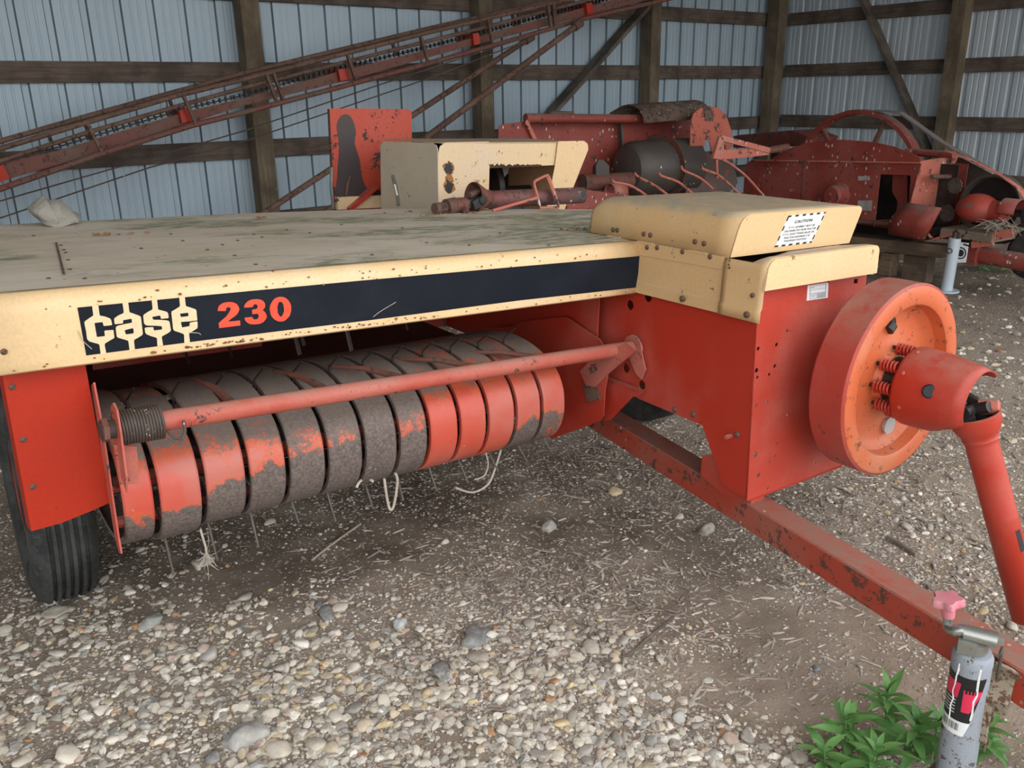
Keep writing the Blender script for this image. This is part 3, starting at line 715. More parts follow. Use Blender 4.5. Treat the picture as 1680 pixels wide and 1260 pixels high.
# rust freckles along the bottom lip and the top fold
m = M()
for k in range(170):
    if k < 120: a = R_.uniform(-1.42, -.75) if k % 3 else R_.uniform(-1.75, -.05); b = .5485 + abs(R_.normal(0, .004)); l_ = .4968
    else: a = R_.uniform(-1.75, -.1); b = R_.uniform(.664, .690); l_ = .4968 + max(0, (b - .660)) ** 2 * 5.2 - .0006
    q = R_.uniform(.0008, .0028) * (1.4 if k % 7 == 0 else 1); b += HU(a)
    m.add([(a + q * 1.5 * math.cos(w) * R_.uniform(.7, 1.3), l_ - .0004, b + q * math.sin(w)) for w in np.linspace(0, 5.6, 8)], [tuple(range(8))])
rf = part('rust_freckles', m, paint('brown_rust_freckle', (.20, .085, .028), (.36, .18, .065), .5, rough=.85, scale=40), hood); rf['kind'] = 'stuff'

# left wheel shield: plate, folded edge, bolts
sh = [(-1.761, 0.528), (-1.604, 0.527), (-1.592, 0.194), (-1.634, 0.184), (-1.698, 0.171), (-1.757, 0.168)]
m = M().plate([sh], fL(.55), 0, .003)
e = [sh[0], sh[-1]]
m.strip([[(p[0], .55, p[1]) for p in e], [(p[0] - .004, .575, p[1]) for p in e], [(p[0] - .004, .60, p[1]) for p in e]])
shield = part('wheel_shield', m, RED_SHIELD, solid=.001)
bolts(BOLT_T, [(t - .006, .585, u) for t, u in [(-1.755, 0.498), (-1.752, 0.379), (-1.748, 0.267)]], shield, .9)
bolts(BOLT_L, [(t + .008, .549, u) for t, u in [(-1.755, 0.501), (-1.751, 0.382), (-1.748, 0.271)]], shield, .8)

# left and right wheels
def wheel(t0, t1, l, u, r):
    w = t1 - t0
    prof = [(0.018, r * .62), (0.0, r * .70), (-.004, r * .84), (.012, r * .955), (.028, r * .985)]
    k = 5
    for i in range(k):
        a = .03 + (w - .06) * i / k; b = .03 + (w - .06) * (i + 1) / k
        prof += [(a + .002, r), (b - .011, r), (b - .009, r - .013), (b - .001, r - .013)]
    prof += [(w - .028, r * .985), (w - .012, r * .955), (w + .004, r * .84), (w, r * .70), (w - .018, r * .62)]
    wh = part('wheel', M().lathe(prof, (t0, l, u), (1, 0, 0), 56), RUBBER, smooth=True)
    wh['label'] = 'ribbed black tyre'
    rim = [(0.02, r * .63), (.03, r * .58), (w * .45, r * .5), (w * .45, r * .15), (w * .35, r * .13), (w * .35, 0)]
    part('rim', M().lathe(rim, (t0, l, u), (1, 0, 0), 40), RED_LEFT, wh, smooth=True, solid=.004)
    part('hub', M().lathe([(-.01, 0), (-.01, .045), (.06, .05), (.06, 0)], (t0 + w * .3, l, u), (1, 0, 0), 20), RUSTY, wh)
    return wh
wheel(-1.735, -1.562, 1.375, -.422 + .36, .36)
wheel(.80, .97, 1.36, -.325 + .345, .345)
part('axle', M().tube([(-1.7, 1.37, -.055), (.85, 1.36, .015)], .035, 12), DARK)

# pickup: thirteen bent bands over the tine reel
pk = empty('pickup'); pk.parent = baler; pk.location = UP36
prof = smooth_pts([(1.10, .300), (.93, .350), (.78, .374), (.65, .363), (.545, .322), (.500, .27), (.487, .215), (.492, .16), (.520, .108), (.573, .070), (.66, .040), (.78, .030), (.95, .035)], 4)
bias = [.42, .40, .46, .53, .60, .64, .66, .60, .42, .39, .39, .40, .41]
low = [1.0, 1.05, .95, .8, .85, .9, .9, .8, .25, .2, .3, .75, .65]
drop = [.105, .085, .055, .055, .04, .02, .0, .03, .10, .10, .10, .06, .05]
nn = []
for i, p in enumerate(prof):
    a = Vector(prof[max(i - 1, 0)]); b = Vector(prof[min(i + 1, len(prof) - 1)]); d = (b - a).normalized()
    nn.append((-d.y, d.x))
edges = [-1.583, -1.504, -1.397, -1.290, -1.188, -1.083, -.978, -.875, -.780, -.680, -.583, -.482, -.385, -.290]
for k in range(13):
    t0 = edges[k] + .007; t1 = edges[k + 1] - .007
    if k == 1: t1 -= .002
    sg = -1
    rows = []
    for (l, u), (nl, nu) in zip(prof, nn):
        cl, cu = .76, .2
        s = 1 if (nl * (cl - l) + nu * (cu - u)) > 0 else -1
        q = lambda w: (l + s * nl * w, u + s * nu * w)
        a, b = q(.016), q(.003)
        rows.append([(t0 + .0005, a[0], a[1]), (t0, b[0], b[1]), (t0 + .004, l, u), (t1 - .004, l, u), (t1, b[0], b[1]), (t1 - .0005, a[0], a[1])])
    if k == 1:   # hangs a little lower than its neighbours
        rows = [[(p[0], p[1] - .006, p[2] - .008) for p in rw] for rw in rows]
    o = part('stripper_band', M().strip(rows), BAND, pk, smooth=True)
    o.color = (bias[k], low[k], drop[k], 1)
# reel behind the bands
part('reel_shaft', M().tube([(-1.58, .74, .2), (-.29, .74, .2)], .045, 14), DARK, pk, smooth=True)
for k in range(5):
    a = 2 * math.pi * k / 5 + .5
    part('tine_bar', M().tube([(-1.57, .74 + .135 * math.cos(a), .2 + .135 * math.sin(a)), (-.30, .74 + .135 * math.cos(a), .2 + .135 * math.sin(a))], .016, 8), RED_LEFT, pk, smooth=True)
part('reel_backing', M().box((-1.58, .90, .06), (-.29, .905, .30)), DARK, pk)
tips = [(-1.478, -0.021), (-1.371, -0.018), (-1.266, -0.01), (-1.155, 0.028), (-1.051, 0.001), (-0.939, 0.009), (-0.843, 0.008), (-0.733, 0.01), (-0.625, 0.01), (-0.515, 0.017), (-0.406, 0.028), (-0.31, 0.038)]
tops = [(-1.482, 0.096), (-1.378, 0.107), (-1.267, 0.084), (-1.162, 0.108), (-1.058, 0.097), (-0.942, 0.083), (-0.841, 0.079), (-0.742, 0.1), (-0.64, 0.094), (-0.534, 0.099), (-0.436, 0.11), (-0.334, 0.107)]
for (a, b), (c, d) in zip(tops, tips):
    part('tine', M().tube([(a, .70, b + .05), (a, .575, b), ((a + c) / 2, .555, (b + d) / 2 + .002), (c, .53, d)], [.0032, .0032, .003, .0026], 6), DRUM, pk, smooth=True)
for k in range(1, 13):   # tines standing out of the top of the slots
    t = edges[k]
    part('tine', M().tube([(t, .70, .33), (t + .002, .70, .385), (t + .012, .655, .425)], .0026, 6), DARK, pk, smooth=True)
# left end plate, seen on edge
lp = [(.53, .49), (.508, .42), (.497, .33), (.494, .22), (.488, .13), (.478, .095), (.50, .085), (.53, .11), (.545, .22), (.55, .33), (.558, .42), (.575, .47)]
part('end_plate', M().plate([lp], fT(-1.596), 0, .004), RED_PINK, pk)
# right end plate with its bracket
rp = [(1.25, .26), (1.043, .315), (.988, .345), (.761, .406), (.74, .406), (.575, .368), (.535, .335), (.522, .293), (.530, .24), (.537, .205), (.537, .116), (.55, .095), (.806, -.054), (1.1, -.03), (1.25, .05)]
part('end_plate', M().plate([rp], fT(-.09), 0, .004), RED, pk)

# wind guard: pipe, spring, end bracket, back-swept rods
pA, pB = Vector((-1.545, .40, .421)), Vector((-.022, .50, .348))
wg = part('wind_guard', M().tube([pA, pB], .0225, 18), RED_PINK, smooth=True)
wg['label'] = 'long red wind guard pipe'
dW = (pB - pA).normalized()
def on_pipe(t): return pA + (pB - pA) * ((t - pA.x) / (pB.x - pA.x))
for (ta, tb) in ((-1.32, -1.335), (-1.08, -1.125), (-.845, -.975), (-.60, -.765), (-.365, -.555)):
    a = on_pipe(ta); b = Vector((tb, .72, a.z - .005))
    part('rod', M().tube([a, a.lerp(b, .5) + Vector((0, 0, .012)), b], [.011, .009, .004], 8), RUST_RED, wg, smooth=True)
m = M(); sp = []
c0 = on_pipe(-1.585); 
for k in range(0, 15 * 12 + 1):
    a = 2 * math.pi * k / 12; f = k / (15 * 12)
    sp.append(c0 + dW * (.092 * f) + Vector((0, math.cos(a), math.sin(a))) * .036)
m.tube(sp, .0034, 6)
hk = on_pipe(-1.49)
m.tube([hk + Vector((0, -.036, -.01)), hk + Vector((.012, -.042, -.03)), hk + Vector((.026, -.04, -.034)), hk + Vector((.036, -.034, -.02)), hk + Vector((.036, -.03, .004))], .0036, 7)
part('spring', m, SPRING, wg, smooth=True)
part('pivot_pin', M().tube([on_pipe(-1.615), on_pipe(-1.52)], .0205, 12), SPRING, wg, smooth=True)
part('end_nut', M().tube([on_pipe(-1.613), on_pipe(-1.602)], .026, 6), RUST_RED, wg)
br = [(.36, .475), (.388, .482), (.42, .465), (.428, .40), (.405, .31), (.372, .285), (.352, .33), (.350, .43)]
part('bracket', M().plate([br], fT(-1.586), 0, .004), RED_PINK, wg)
part('bracket_plate', M().plate([[(-1.592, .385), (-1.548, .372), (-1.552, .285), (-1.590, .292)]], fL(.405), 0, .004), RED_PINK, wg)
# flange where the pipe meets the drive housing
part('flange', M().lathe([(0, .0), (0, .042), (.006, .044), (.010, .040), (.010, 0)], (-.014, .50, .345), (1, 0, 0), 24), RED_PINK, wg, smooth=True)
fb = [(.50, .36), (.455, .345), (.43, .29), (.445, .255), (.47, .265), (.51, .315)]
part('flange_strap', M().plate([fb], fT(-.018), 0, .006), RED_PINK, wg)
# strap joining the pickup end plate to the housing
sb = [(0.655, 0.243), (0.593, 0.301), (0.437, 0.39), (0.394, 0.374), (0.513, 0.271), (0.574, 0.209), (0.62, 0.2)]
part('strap', M().plate([sb], fT(-.10), 0, .006), RED_PINK, pk)
bolts(BOLT_T, [(-.103, a, b) for a, b in [(0.587, 0.263)]], pk, 1.1)
pr_ = [(0.641, 0.194), (0.587, 0.23), (0.552, 0.17), (0.619, 0.14)]
part('rust_patch_plate', M().plate([pr_], fT(-.0945), 0, .003), RUSTY, pk)

# feeder housing under the hood
fd = part('feeder_housing', M().box((-1.6, 1.58, .20), (.0, 1.585, .66)), RED_LEFT)
part('side_panel', M().box((-1.604, .62, .30), (-1.6, 1.58, .66)), RED_LEFT, fd)
part('deflector', M().plate([[(-1.471, 0.324), (-0.935, 0.324), (-0.942, 0.238), (-1.147, 0.247), (-1.304, 0.221), (-1.467, 0.215)]], fL(1.35), 0, .004), RED_LEFT, fd)
part('floor_pan', M().box((-1.6, 1.0, .285), (-.29, 1.6, .29)), DARK, fd)
part('right_panel', M().plate([[(.62, .30), (.62, .52), (.80, .54), (1.58, .54), (1.58, .20), (.9, .20)]], fT(-.06), 0, .004), RED, fd)
for (t, l, w) in ((-1.005, .86, .016), (-.955, .95, .012), (-.86, .82, .018), (-1.30, .93, .006), (-1.18, .93, .006), (-.60, .95, .006), (-.47, .93, .006)):
    part('feeder_finger', M().bar((t - .02, l + .03, .60), (t + .01, l, .385), w, .006), DRUM if w > .01 else DARK, fd)

# drive housing: red box
hl = [(0.007, -0.001), (0.094, 0.017), (0.192, 0.172), (0.471, 0.178), (0.591, 0.069), (0.628, 0.053), (0.627, 0.215)]
housing_poly = [(.004, .0)] + hl[1:4] + [(.49, .19), (.75, .20), (.95, .22), (.95, .60), (.036, .60), (.034, .56)]
holes = [circ(a, b, .0165, 14) for a, b in [(0.457, 0.52), (0.536, 0.479), (0.537, 0.266), (0.459, 0.228)]]
hs = part('drive_housing', M().plate([housing_poly] + holes, fT(0), 0, .004), RED)
hs['label'] = 'red drive housing with bolt holes'
def rake(a, b, d): return (a, .038 * max(0, b) / .62 + d - .001, b)
FP = [(-.002, .0), (-.002, .56), (.006, .60), (.02, .62), (.505, .622), (.505, .02), (.46, .004)]
fh = [(0.01, 0.45), (0.09, 0.45), (0.008, 0.388), (0.013, 0.367), (0.065, 0.367), (0.088, 0.388), (0.013, 0.285), (0.062, 0.285), (0.16, 0.229), (0.022, 0.136), (0.088, 0.099), (0.114, 0.111), (0.041, 0.068), (0.313, 0.044), (0.311, 0.604)]
fr = [.0065, .0065, .0075, .0055, .0055, .0065, .0055, .0055, .0055, .009, .0045, .0045, .0075, .005, .006]
floops = [circ(a, b, q, 10) for (a, b), q in zip(fh, fr)]
sl = [(0.451, 0.596)][0]
floops.append([(sl[0] - .010, sl[1] - .007), (sl[0] + .010, sl[1] - .007), (sl[0] + .010, sl[1] + .007), (sl[0] - .010, sl[1] + .007)])
part('front_plate', M().plate([FP] + floops, rake, -.003, .001), RED_LIT, hs)
part('bottom_flange', M().box((0, -.004, -.004), (.46, .012, .002)), RED, hs)
part('right_wall', M().plate([[(.04, .01), (.09, .01), (.19, .175), (.95, .2), (.95, .6), (.04, .6)]], fT(.50), 0, .004), RED, hs)
part('inner_baffle', M().box((.012, .30, .20), (.49, .304, .60)), DARK, hs)
part('gusset', M().plate([[(0.607, 0.223), (0.413, 0.225), (0.436, 0.198), (0.461, 0.195), (0.562, 0.084), (0.589, 0.071)]], fT(-.034), 0, .004), RED, hs)
g0, g1 = [(-0.03, 0.607, 0.225), (-0.03, 0.424, 0.226)]
part('gusset_flange', M().plate([[(-.034, .445), (-.004, .445), (-.004, .62), (-.034, .62)]], lambda a, b, d: (a, b, .2125 + d), 0, .004), RED_PINK, hs)
bolts(BOLT_T, [(-.002, a, b) for a, b in [(0.484, 0.193), (0.465, 0.207), (0.305, 0.189), (0.057, 0.185), (0.229, 0.196)]], hs, 1.15)
part('bolt_stud', M().tube([[0.0, 0.08, 0.174], (0.0 - .022, 0.08, 0.174)], .007, 8), RED_PINK, hs, smooth=True)
part('foot_plate', M().plate([[(.105, -.03), (.20, .0), (.20, .065), (.115, .10), (.03, .03), (.01, -.02)]], fT(.022), 0, .004), RED_LEFT, hs)
# serial plate
ip = [(0.212, 0.607), (0.309, 0.606), (0.311, 0.561), (0.212, 0.563)]
o = part('serial_plate', M().plate([ip], lambda a, b, d: rake(a, b, d), -.0055, -.0035), WHITE, hs); o['label'] = 'white serial plate'
def lerp2(q, a, b):
    p = [(q[0][0] * (1 - a) + q[1][0] * a, q[0][1] * (1 - a) + q[1][1] * a), (q[3][0] * (1 - a) + q[2][0] * a, q[3][1] * (1 - a) + q[2][1] * a)]
    return (p[0][0] * (1 - b) + p[1][0] * b, p[0][1] * (1 - b) + p[1][1] * b)
def patch(q, a0, b0, a1, b1): return [lerp2(q, a0, b0), lerp2(q, a1, b0), lerp2(q, a1, b1), lerp2(q, a0, b1)]
m = M()
for (a0, b0, a1, b1) in ((.10, .06, .88, .09), (.10, .06, .125, .92), (.86, .06, .885, .92), (.10, .89, .88, .92), (.12, .32, .86, .34), (.12, .56, .86, .60), (.16, .16, .30, .21), (.16, .66, .42, .70), (.16, .76, .38, .80)):
    m.plate([patch(ip, a0, b0, a1, b1)], lambda a, b, d: rake(a, b, d), -.0062, -.0054)
part('serial_plate_print', m, GREYP, hs)
m = M().plate([patch(ip, .45, .62, .86, .88)], lambda a, b, d: rake(a, b, d), -.0061, -.0054)
part('serial_plate_field', m, PLATEM, hs)

# cream covers of the housing
def shell(prof, l0, l1, n=6, fn=None):
    return M().strip([[(t, l, u) if fn is None else fn(t, l, u) for t, u in prof] for l in np.linspace(l0, l1, n)])
def arc(cx, cy, r, a0, a1, n=6):
    return [(cx + r * math.cos(math.radians(a0 + (a1 - a0) * k / n)), cy + r * math.sin(math.radians(a0 + (a1 - a0) * k / n))) for k in range(n + 1)]
cv = [(-.024, .530), (-.024, .562), (-.019, .570), (-.018, .665)] + arc(.017, .670, .035, 180, 90)[0:] + [(.25, .705)] + arc(.475, .688, .018, 90, 0) + [(.496, .66), (.498, .62)]
def cvf(t, l, u):
    d = max(0, l - .03) / .12
    return (t, l, u - (.06 * d * (1 if u > .69 else 0) * (1.0 if t < .25 else .35)))
cover = part('front_cover', shell(cv, .004, .150, 8, cvf), CREAM_DUSTY, solid=.003, smooth=True)
cover['label'] = 'low cream cover above the red front plate'
fcp = [(-.024, .621), (-.0185, .668)] + arc(.017, .668, .036, 172, 90)[1:] + [(.475, .706)] + arc(.475, .686, .021, 88, 0)[0:] + [(.498, .622)]
part('front_band', M().plate([fcp], lambda a, b, d: (a, .0 + d + .02 * (b - .62), b), -.0035, .004), CREAM, cover)
scp = [(-.014, .529), (-.014, .560), (-.009, .568), (-.007, .690)]
side = part('side_cover', shell(scp, .1455, .512, 6), CREAM_DUSTY, solid=.003)
hstr = [(.165, .658), (.17, .652), (.505, .6475), (.62, .645), (.62, .688), (.162, .690)]
part('hinge_strip', M().plate([hstr], fT(-.012), 0, .003), CREAM_DUSTY, side, bev=.001)
bolts(BOLT_T, [(-.013, a, b) for a, b in [(0.419, 0.681), (0.314, 0.683), (0.207, 0.683), (0.462, 0.676)]], side, .9)
bolts(BOLT_T, [(-.028, a, b) for a, b in [(0.287, 0.548), (0.046, 0.547)]], side, 1.15)
part('edge_clip', M().box((-.030, .505, .52), (-.006, .528, .556)), RUST_RED, side, bev=.004)
bolts(BOLT_T, [(-.026, a, b) for a, b in [(0.035, 0.603)]], cover, .8)

# the big hinged lid
lp0 = [(-.003, .689), (.004, .770)] + arc(.042, .772, .036, 178, 92, 6) + [(.30, .8075)] + arc(.556, .789, .017, 92, 0, 5) + [(.556, .690)]
def lid_fn(t, l, u):
    v = (u - .69) / .117
    back = max(0, (l - .68) / .07)
    return (t, l - .020 * v * (1 if l < .2 else 0) , u - .034 * back ** 2 * v + .0 * t)
ls = [.145, .20, .30, .45, .60, .68, .705, .725, .74, .748]
rows = [[lid_fn(t, l, u) for t, u in lp0] for l in ls]
m = M().strip(rows)
n_ = len(lp0)
lid = part('lid', m, CREAM_DUSTY, solid=.003, smooth=True)
lid['label'] = 'large hinged cream lid'
part('lid_back', M().plate([[(p[0], p[2]) for p in rows[-1]]], fL(.747), 0, .003), CREAM_DUSTY, lid)
part('lid_front', M().plate([[(p[0], p[1]) for p in lp0]], lambda a, b, d: (a, .1435 - .020 * (b - .69) / .117 + d, b), -.003, .0), CREAM, lid)
part('inner_deck', M().box((.0, .15, .655), (.54, .74, .658)), DARK, lid)
def lidp(a, b, d): return (a, .1405 - .020 * (b - .69) / .117 + d, b)
cs = [(0.208, 0.796), (0.385, 0.798), (0.354, 0.706), (0.18, 0.705)]
w_ = (cs[1][0] - cs[0][0])
o = part('caution_sign', M().plate([cs], lidp, -.0012, -.0004), WHITE, lid); o['label'] = 'white caution sign with black dashes'
m = M()
for k in range(6):   # dashes along the border
    a = k * .19; m.plate([patch(cs, a, .0, min(a + .085, 1), .055)], lidp, -.0018, -.0011); m.plate([patch(cs, max(a - .01, 0), .945, min(a + .085, 1), 1.0)], lidp, -.0018, -.0011)
for k in range(4):
    a = .02 + k * .31; m.plate([patch(cs, 0, a, .03, min(a + .15, 1))], lidp, -.0018, -.0011); m.plate([patch(cs, .97, min(a + .1, .97), 1.0, min(a + .25, 1))], lidp, -.0018, -.0011)
part('sign_dashes', m, BLACK, lid)
def text_mesh(body, size, weight=0.0):
    cu = bpy.data.curves.new('writing', 'FONT'); cu.body = body; cu.size = size; cu.align_x = 'CENTER'; cu.align_y = 'CENTER'; cu.offset = weight
    cu.resolution_u = 2; cu.space_character = 1.12
    o = bpy.data.objects.new('writing', cu); COL.objects.link(o)
    dg = bpy.context.evaluated_depsgraph_get(); dg.update()
    me = bpy.data.meshes.new_from_object(o.evaluated_get(dg))
    v = [tuple(x.co) for x in me.vertices]; f = [tuple(p.vertices) for p in me.polygons]
    bpy.data.objects.remove(o); bpy.data.curves.remove(cu); bpy.data.meshes.remove(me)
    return v, f
def write(lines, quad, fn, d, mat, parent, name):
    """lines: (text, centre a, centre b, width as share of the quad, height share, weight)"""
    m = M()
    for body, ca, cb, wa, hb, wt in lines:
        v, f = text_mesh(body, 1.0, wt)
        x = [p[0] for p in v]; y = [p[1] for p in v]; x0, x1, y0, y1 = min(x), max(x), min(y), max(y)
        pts = []
        for p in v:
            a = ca + ((p[0] - x0) / (x1 - x0) - .5) * wa; b = cb - ((p[1] - y0) / (y1 - y0) - .5) * hb
            q = lerp2(quad, a, b); pts.append(fn(q[0], q[1], d))
        m.add(pts, f)
    o = part(name, m, mat, parent, fix=False); return o
write([('CAUTION', .48, .225, .47, .095, .03), ('P.T.O. ASSEMBLY MUST BE', .50, .40, .70, .062, .012), ('DISCONNECTED FROM TRACTOR', .50, .51, .84, .062, .012),
       ('P.T.O. SHAFT WHEN BALER OR', .50, .62, .84, .062, .012), ('TRACTOR DRAWBAR IS IN', .49, .73, .70, .062, .012), ('TRANSPORT POSITION', .48, .835, .60, .062, .012)],
      cs, lidp, -.0019, BLACK, lid, 'sign_writing')
hg = [(0.631, 0.706), (0.611, 0.707), (0.49, 0.709), (0.461, 0.709), (0.277, 0.712), (0.242, 0.711)]
bolts(BOLT_T, [(-.004, a, b + .004) for a, b in hg], lid, .95)
for k in range(3):
    a = (hg[2 * k][0] + hg[2 * k + 1][0]) / 2; w = abs(hg[2 * k][0] - hg[2 * k + 1][0]) * .5 + .018
    part('hinge', M().box((-.010, a - w, .683), (-.004, a + w, .692)).tube([(-.010, a - w, .688), (-.010, a + w, .688)], .004, 8), CREAM_DUSTY, lid)

# flywheel
fc = (.377, -.2, .352)
R = .283
prof = [(-.200, .222), (-.206, .232), (-.206, .276), (-.200, .283), (-.100, .283), (-.092, .276), (-.092, .10), (-.06, .05), (.03, .045)]
fly = part('flywheel', M().lathe([(h + .2, q) for h, q in prof[2:]], fc, (0, 1, 0), 96), FLY_RIM, smooth=True)
fly['label'] = 'heavy red flywheel with orange face'
part('face_ring', M().lathe([(.030, .215), (.012, .219), (-.004, .223), (-.0075, .229), (-.0075, .272), (-.004, .278), (.001, .2832)], fc, (0, 1, 0), 96), ORANGE, fly, smooth=True)
wp = [(.028, .2155), (.046, .20), (.050, .185), (.046, .12), (.038, .085), (.020, .075), (.016, .0)]
part('web', M().lathe(wp, fc, (0, 1, 0), 72), ORANGE, fly, smooth=True)
def rad(a, r, l): return (fc[0] + r * math.cos(math.radians(a)), fc[1] + l, fc[2] + r * math.sin(math.radians(a)))
part('slot', M().tube([rad(97, .162, .0455), rad(104, .150, .0455)], .018, 12).tube([rad(97, .162, .044), rad(97, .162, .047)], .022, 14), DARK, fly)
part('key_patch', M().lathe([(.0, .0), (.0, .028), (.012, .024), (.012, 0)], rad(285, .16, .036), (0, 1, 0), 9), PLATEM, fly)
# slip clutch: hub, springs on studs, pressure plate
part('clutch_hub', M().lathe([(.03, .07), (-.02, .066), (-.022, .05), (-.10, .045)], fc, (0, 1, 0), 32), DARK, fly, smooth=True)
for k, a in enumerate((142, 182, 222, 262, 90, 310)):
    c = Vector(rad(a, .092, 0)); pts = []
    for q in range(0, 5 * 10 + 1):
        w = 2 * math.pi * q / 10; pts.append(c + Vector((math.cos(w) * .0145, .026 - .052 * q / 50, math.sin(w) * .0145)))
    part('clutch_spring', M().tube(pts, .0038, 6), RED, fly, smooth=True)
    part('clutch_stud', M().tube([c + Vector((0, .04, 0)), c + Vector((0, -.034, 0))], .006, 8), DARK, fly)
part('pressure_plate', M().lathe([(-.014, .0), (-.014, .060), (-.022, .062), (-.026, .058), (-.026, .0)], fc, (0, 1, 0), 36), DARK, fly, smooth=True)

# bell guard over the universal joint: a drum with its lower front cut away
gc = Vector((.377, -.232, .350))
m = M(); rows = []
nseg = 60
def gr(h): return [.108, .1115, .111, .108, .103, .097, .088][h]
gh = [0, .010, .04, .085, .125, .165, .195]
cut = []
for i in range(7):
    rw = []
    for k in range(nseg + 1):
        a = 2 * math.pi * k / nseg      # 0 = +t, 90 = up
        x, z = math.cos(a), math.sin(a)
        # opening: bigger towards the lower right, where the shaft leaves
        dirn = math.cos(a - math.radians(-50))
        lim = .195 - .162 * max(0, (dirn + .05) / 1.05) ** .7
        h = min(gh[i], max(.035, lim))
        rr = np.interp(h, gh, [gr(q) for q in range(7)])
        rw.append(gc + Vector((x * rr, -h, z * rr)))
    rows.append(rw)
m.strip(rows)
gd = part('joint_guard', m, RED, solid=.004, smooth=True)
gd['label'] = 'red bell guard over the universal joint'
def on_guard(a, h, out=0.0):
    rr = np.interp(h, gh, [gr(q) for q in range(7)]) + out; a = math.radians(a)
    return gc + Vector((math.cos(a) * rr, -h, math.sin(a) * rr))
for nm, a, h, q in (('lock_hole', 165, .105, .0155),):
    p = on_guard(a, h, .0008); nrm = Vector((math.cos(math.radians(a)), -.35, math.sin(math.radians(a)))).normalized()
    part(nm, M().lathe([(0, 0), (0, q), (-.002, q * 1.25)], p + nrm * .003, nrm, 20), BLACK, gd)
part('guard_back', M().lathe([(0, .055), (0, .104)], gc, (0, 1, 0), 48), RED, gd, solid=.003)
for a, h in ((150, .022), (110, .02), (200, .03)):
    p = on_guard(a, h, .002); nrm = Vector((math.cos(math.radians(a)), 0, math.sin(math.radians(a))))
    part('rivet', M().lathe([(-.002, .006), (.001, .006), (.003, .003), (.0032, 0)], p, nrm, 10), RED_PINK, gd, smooth=True)
# universal joint and drive shaft
J = Vector((.385, -.405, .325)); E_ = Vector((.52, -.60, -.27)); dS = (E_ - J).normalized()
ds = empty('drive_shaft'); ds.parent = baler; ds.location = UP36
ds['label'] = 'red tubular drive shaft with flared cup'
part('yoke', M().tube([gc + Vector((0, .05, 0)), gc + Vector((0, -.085, 0))], .032, 16).bar(gc + Vector((-.03, -.08, .0)), J + Vector((-.035, .01, 0)), .02, .05).bar(gc + Vector((.03, -.08, .0)), J + Vector((.035, .01, 0)), .02, .05), DARK, ds, bev=.004)
part('cross', M().tube([J + Vector((-.05, 0, 0)), J + Vector((.05, 0, 0))], .016, 12).tube([J + Vector((0, -.04, .02)), J + Vector((0, .04, -.02))], .016, 12), DARK, ds, smooth=True)
side_ = dS.cross(Vector((0, 1, 0))).normalized()
part('lower_yoke', M().bar(J + dS * -.012 + side_ * .03, J + dS * .07 + side_ * .024, .014, .034).bar(J + dS * -.012 - side_ * .03, J + dS * .07 - side_ * .024, .014, .034).tube([J + dS * .055, J + dS * .14], .032, 14), DARK, ds, bev=.004)
part('bearing_cap', M().lathe([(0, .0), (0, .012), (-.004, .019), (-.02, .021), (-.05, .021)], J + Vector((.035, -.052, .018)), (.35, -.9, .25), 18), RED_PINK, ds, smooth=True)
S0 = J + dS * .012
prof = [(.0, .060), (.004, .0635), (.03, .061), (.052, .051), (.058, .046), (.066, .0435), (.072, .045), (.078, .0415), (.086, .0405), (.30, .0405), (.305, .0415), (.31, .0405), (.62, .0405)]
tube_ = part('shaft_tube', M().lathe(prof, S0, dS, 40), RED, ds, smooth=True, solid=.003)
sd = [0.44, -0.568, -0.039]
q_ = S0 + dS * .37
view = (Vector((-1.887, -1.437, 1.065)) - q_).normalized()
sv = (view - dS * view.dot(dS)).normalized(); sr = dS.cross(sv)
s2 = (sv * .75 + sr * -.66).normalized()
for sgn in (-1,):
    s3 = (sv * .70 + sr * .72 * sgn).normalized()
    w3 = dS.cross(s3)
    part('slot', M().bar(q_ + s3 * .0405 - dS * .032, q_ + s3 * .0405 + dS * .032, .016, .003, up=s3), BLACK, ds)

# tongue beam, set at an angle under the housing
def tg(l, a, u): return Vector((.012 + .186 * l + a, l, u))
m = M()
sec = lambda l: [tg(l, .0, -.022), tg(l, .004, -.018), tg(l, .088, -.018), tg(l, .092, -.022), tg(l, .092, -.096), tg(l, .088, -.1), tg(l, .004, -.1), tg(l, 0, -.096)]
rws = [sec(l) for l in (1.30, .6, 0, -.5, -1.25)]
m.strip(rws, close=True); m.add(rws[-1], [tuple(range(8))]); m.add(rws[0], [tuple(range(8))])
tongue = part('tongue', m, paint('dusty_red_tongue_paint', (.40, .055, .028), (.36, .11, .075), .55, rust=(.10, .045, .03), rust_amt=.30, rough=.55, dust=(.30, .17, .13), dust_amt=.8, scale=6, speck=(.66, .6, .56), speck_amt=.35))
tongue['label'] = 'long red tongue beam'
part('hitch_plate', M().box((-.245, -1.42, -.075), (-.125, -1.2, -.05)), RUST_RED, tongue, bev=.006)
part('beam_end', M().box((-.235, -1.26, -.1), (-.115, -1.24, -.02)), RUST_RED, tongue)
part('tongue_bracket', M().bar(tg(1.0, .045, -.018), tg(1.0, .045, .22), .08, .05, up=(0, 1, 0)), DARK, tongue)
part('support_leg', M().bar(tg(.05, .03, -.02), tg(.05, .03, .03), .06, .1, up=(0, 1, 0)), RED_LEFT, tongue)

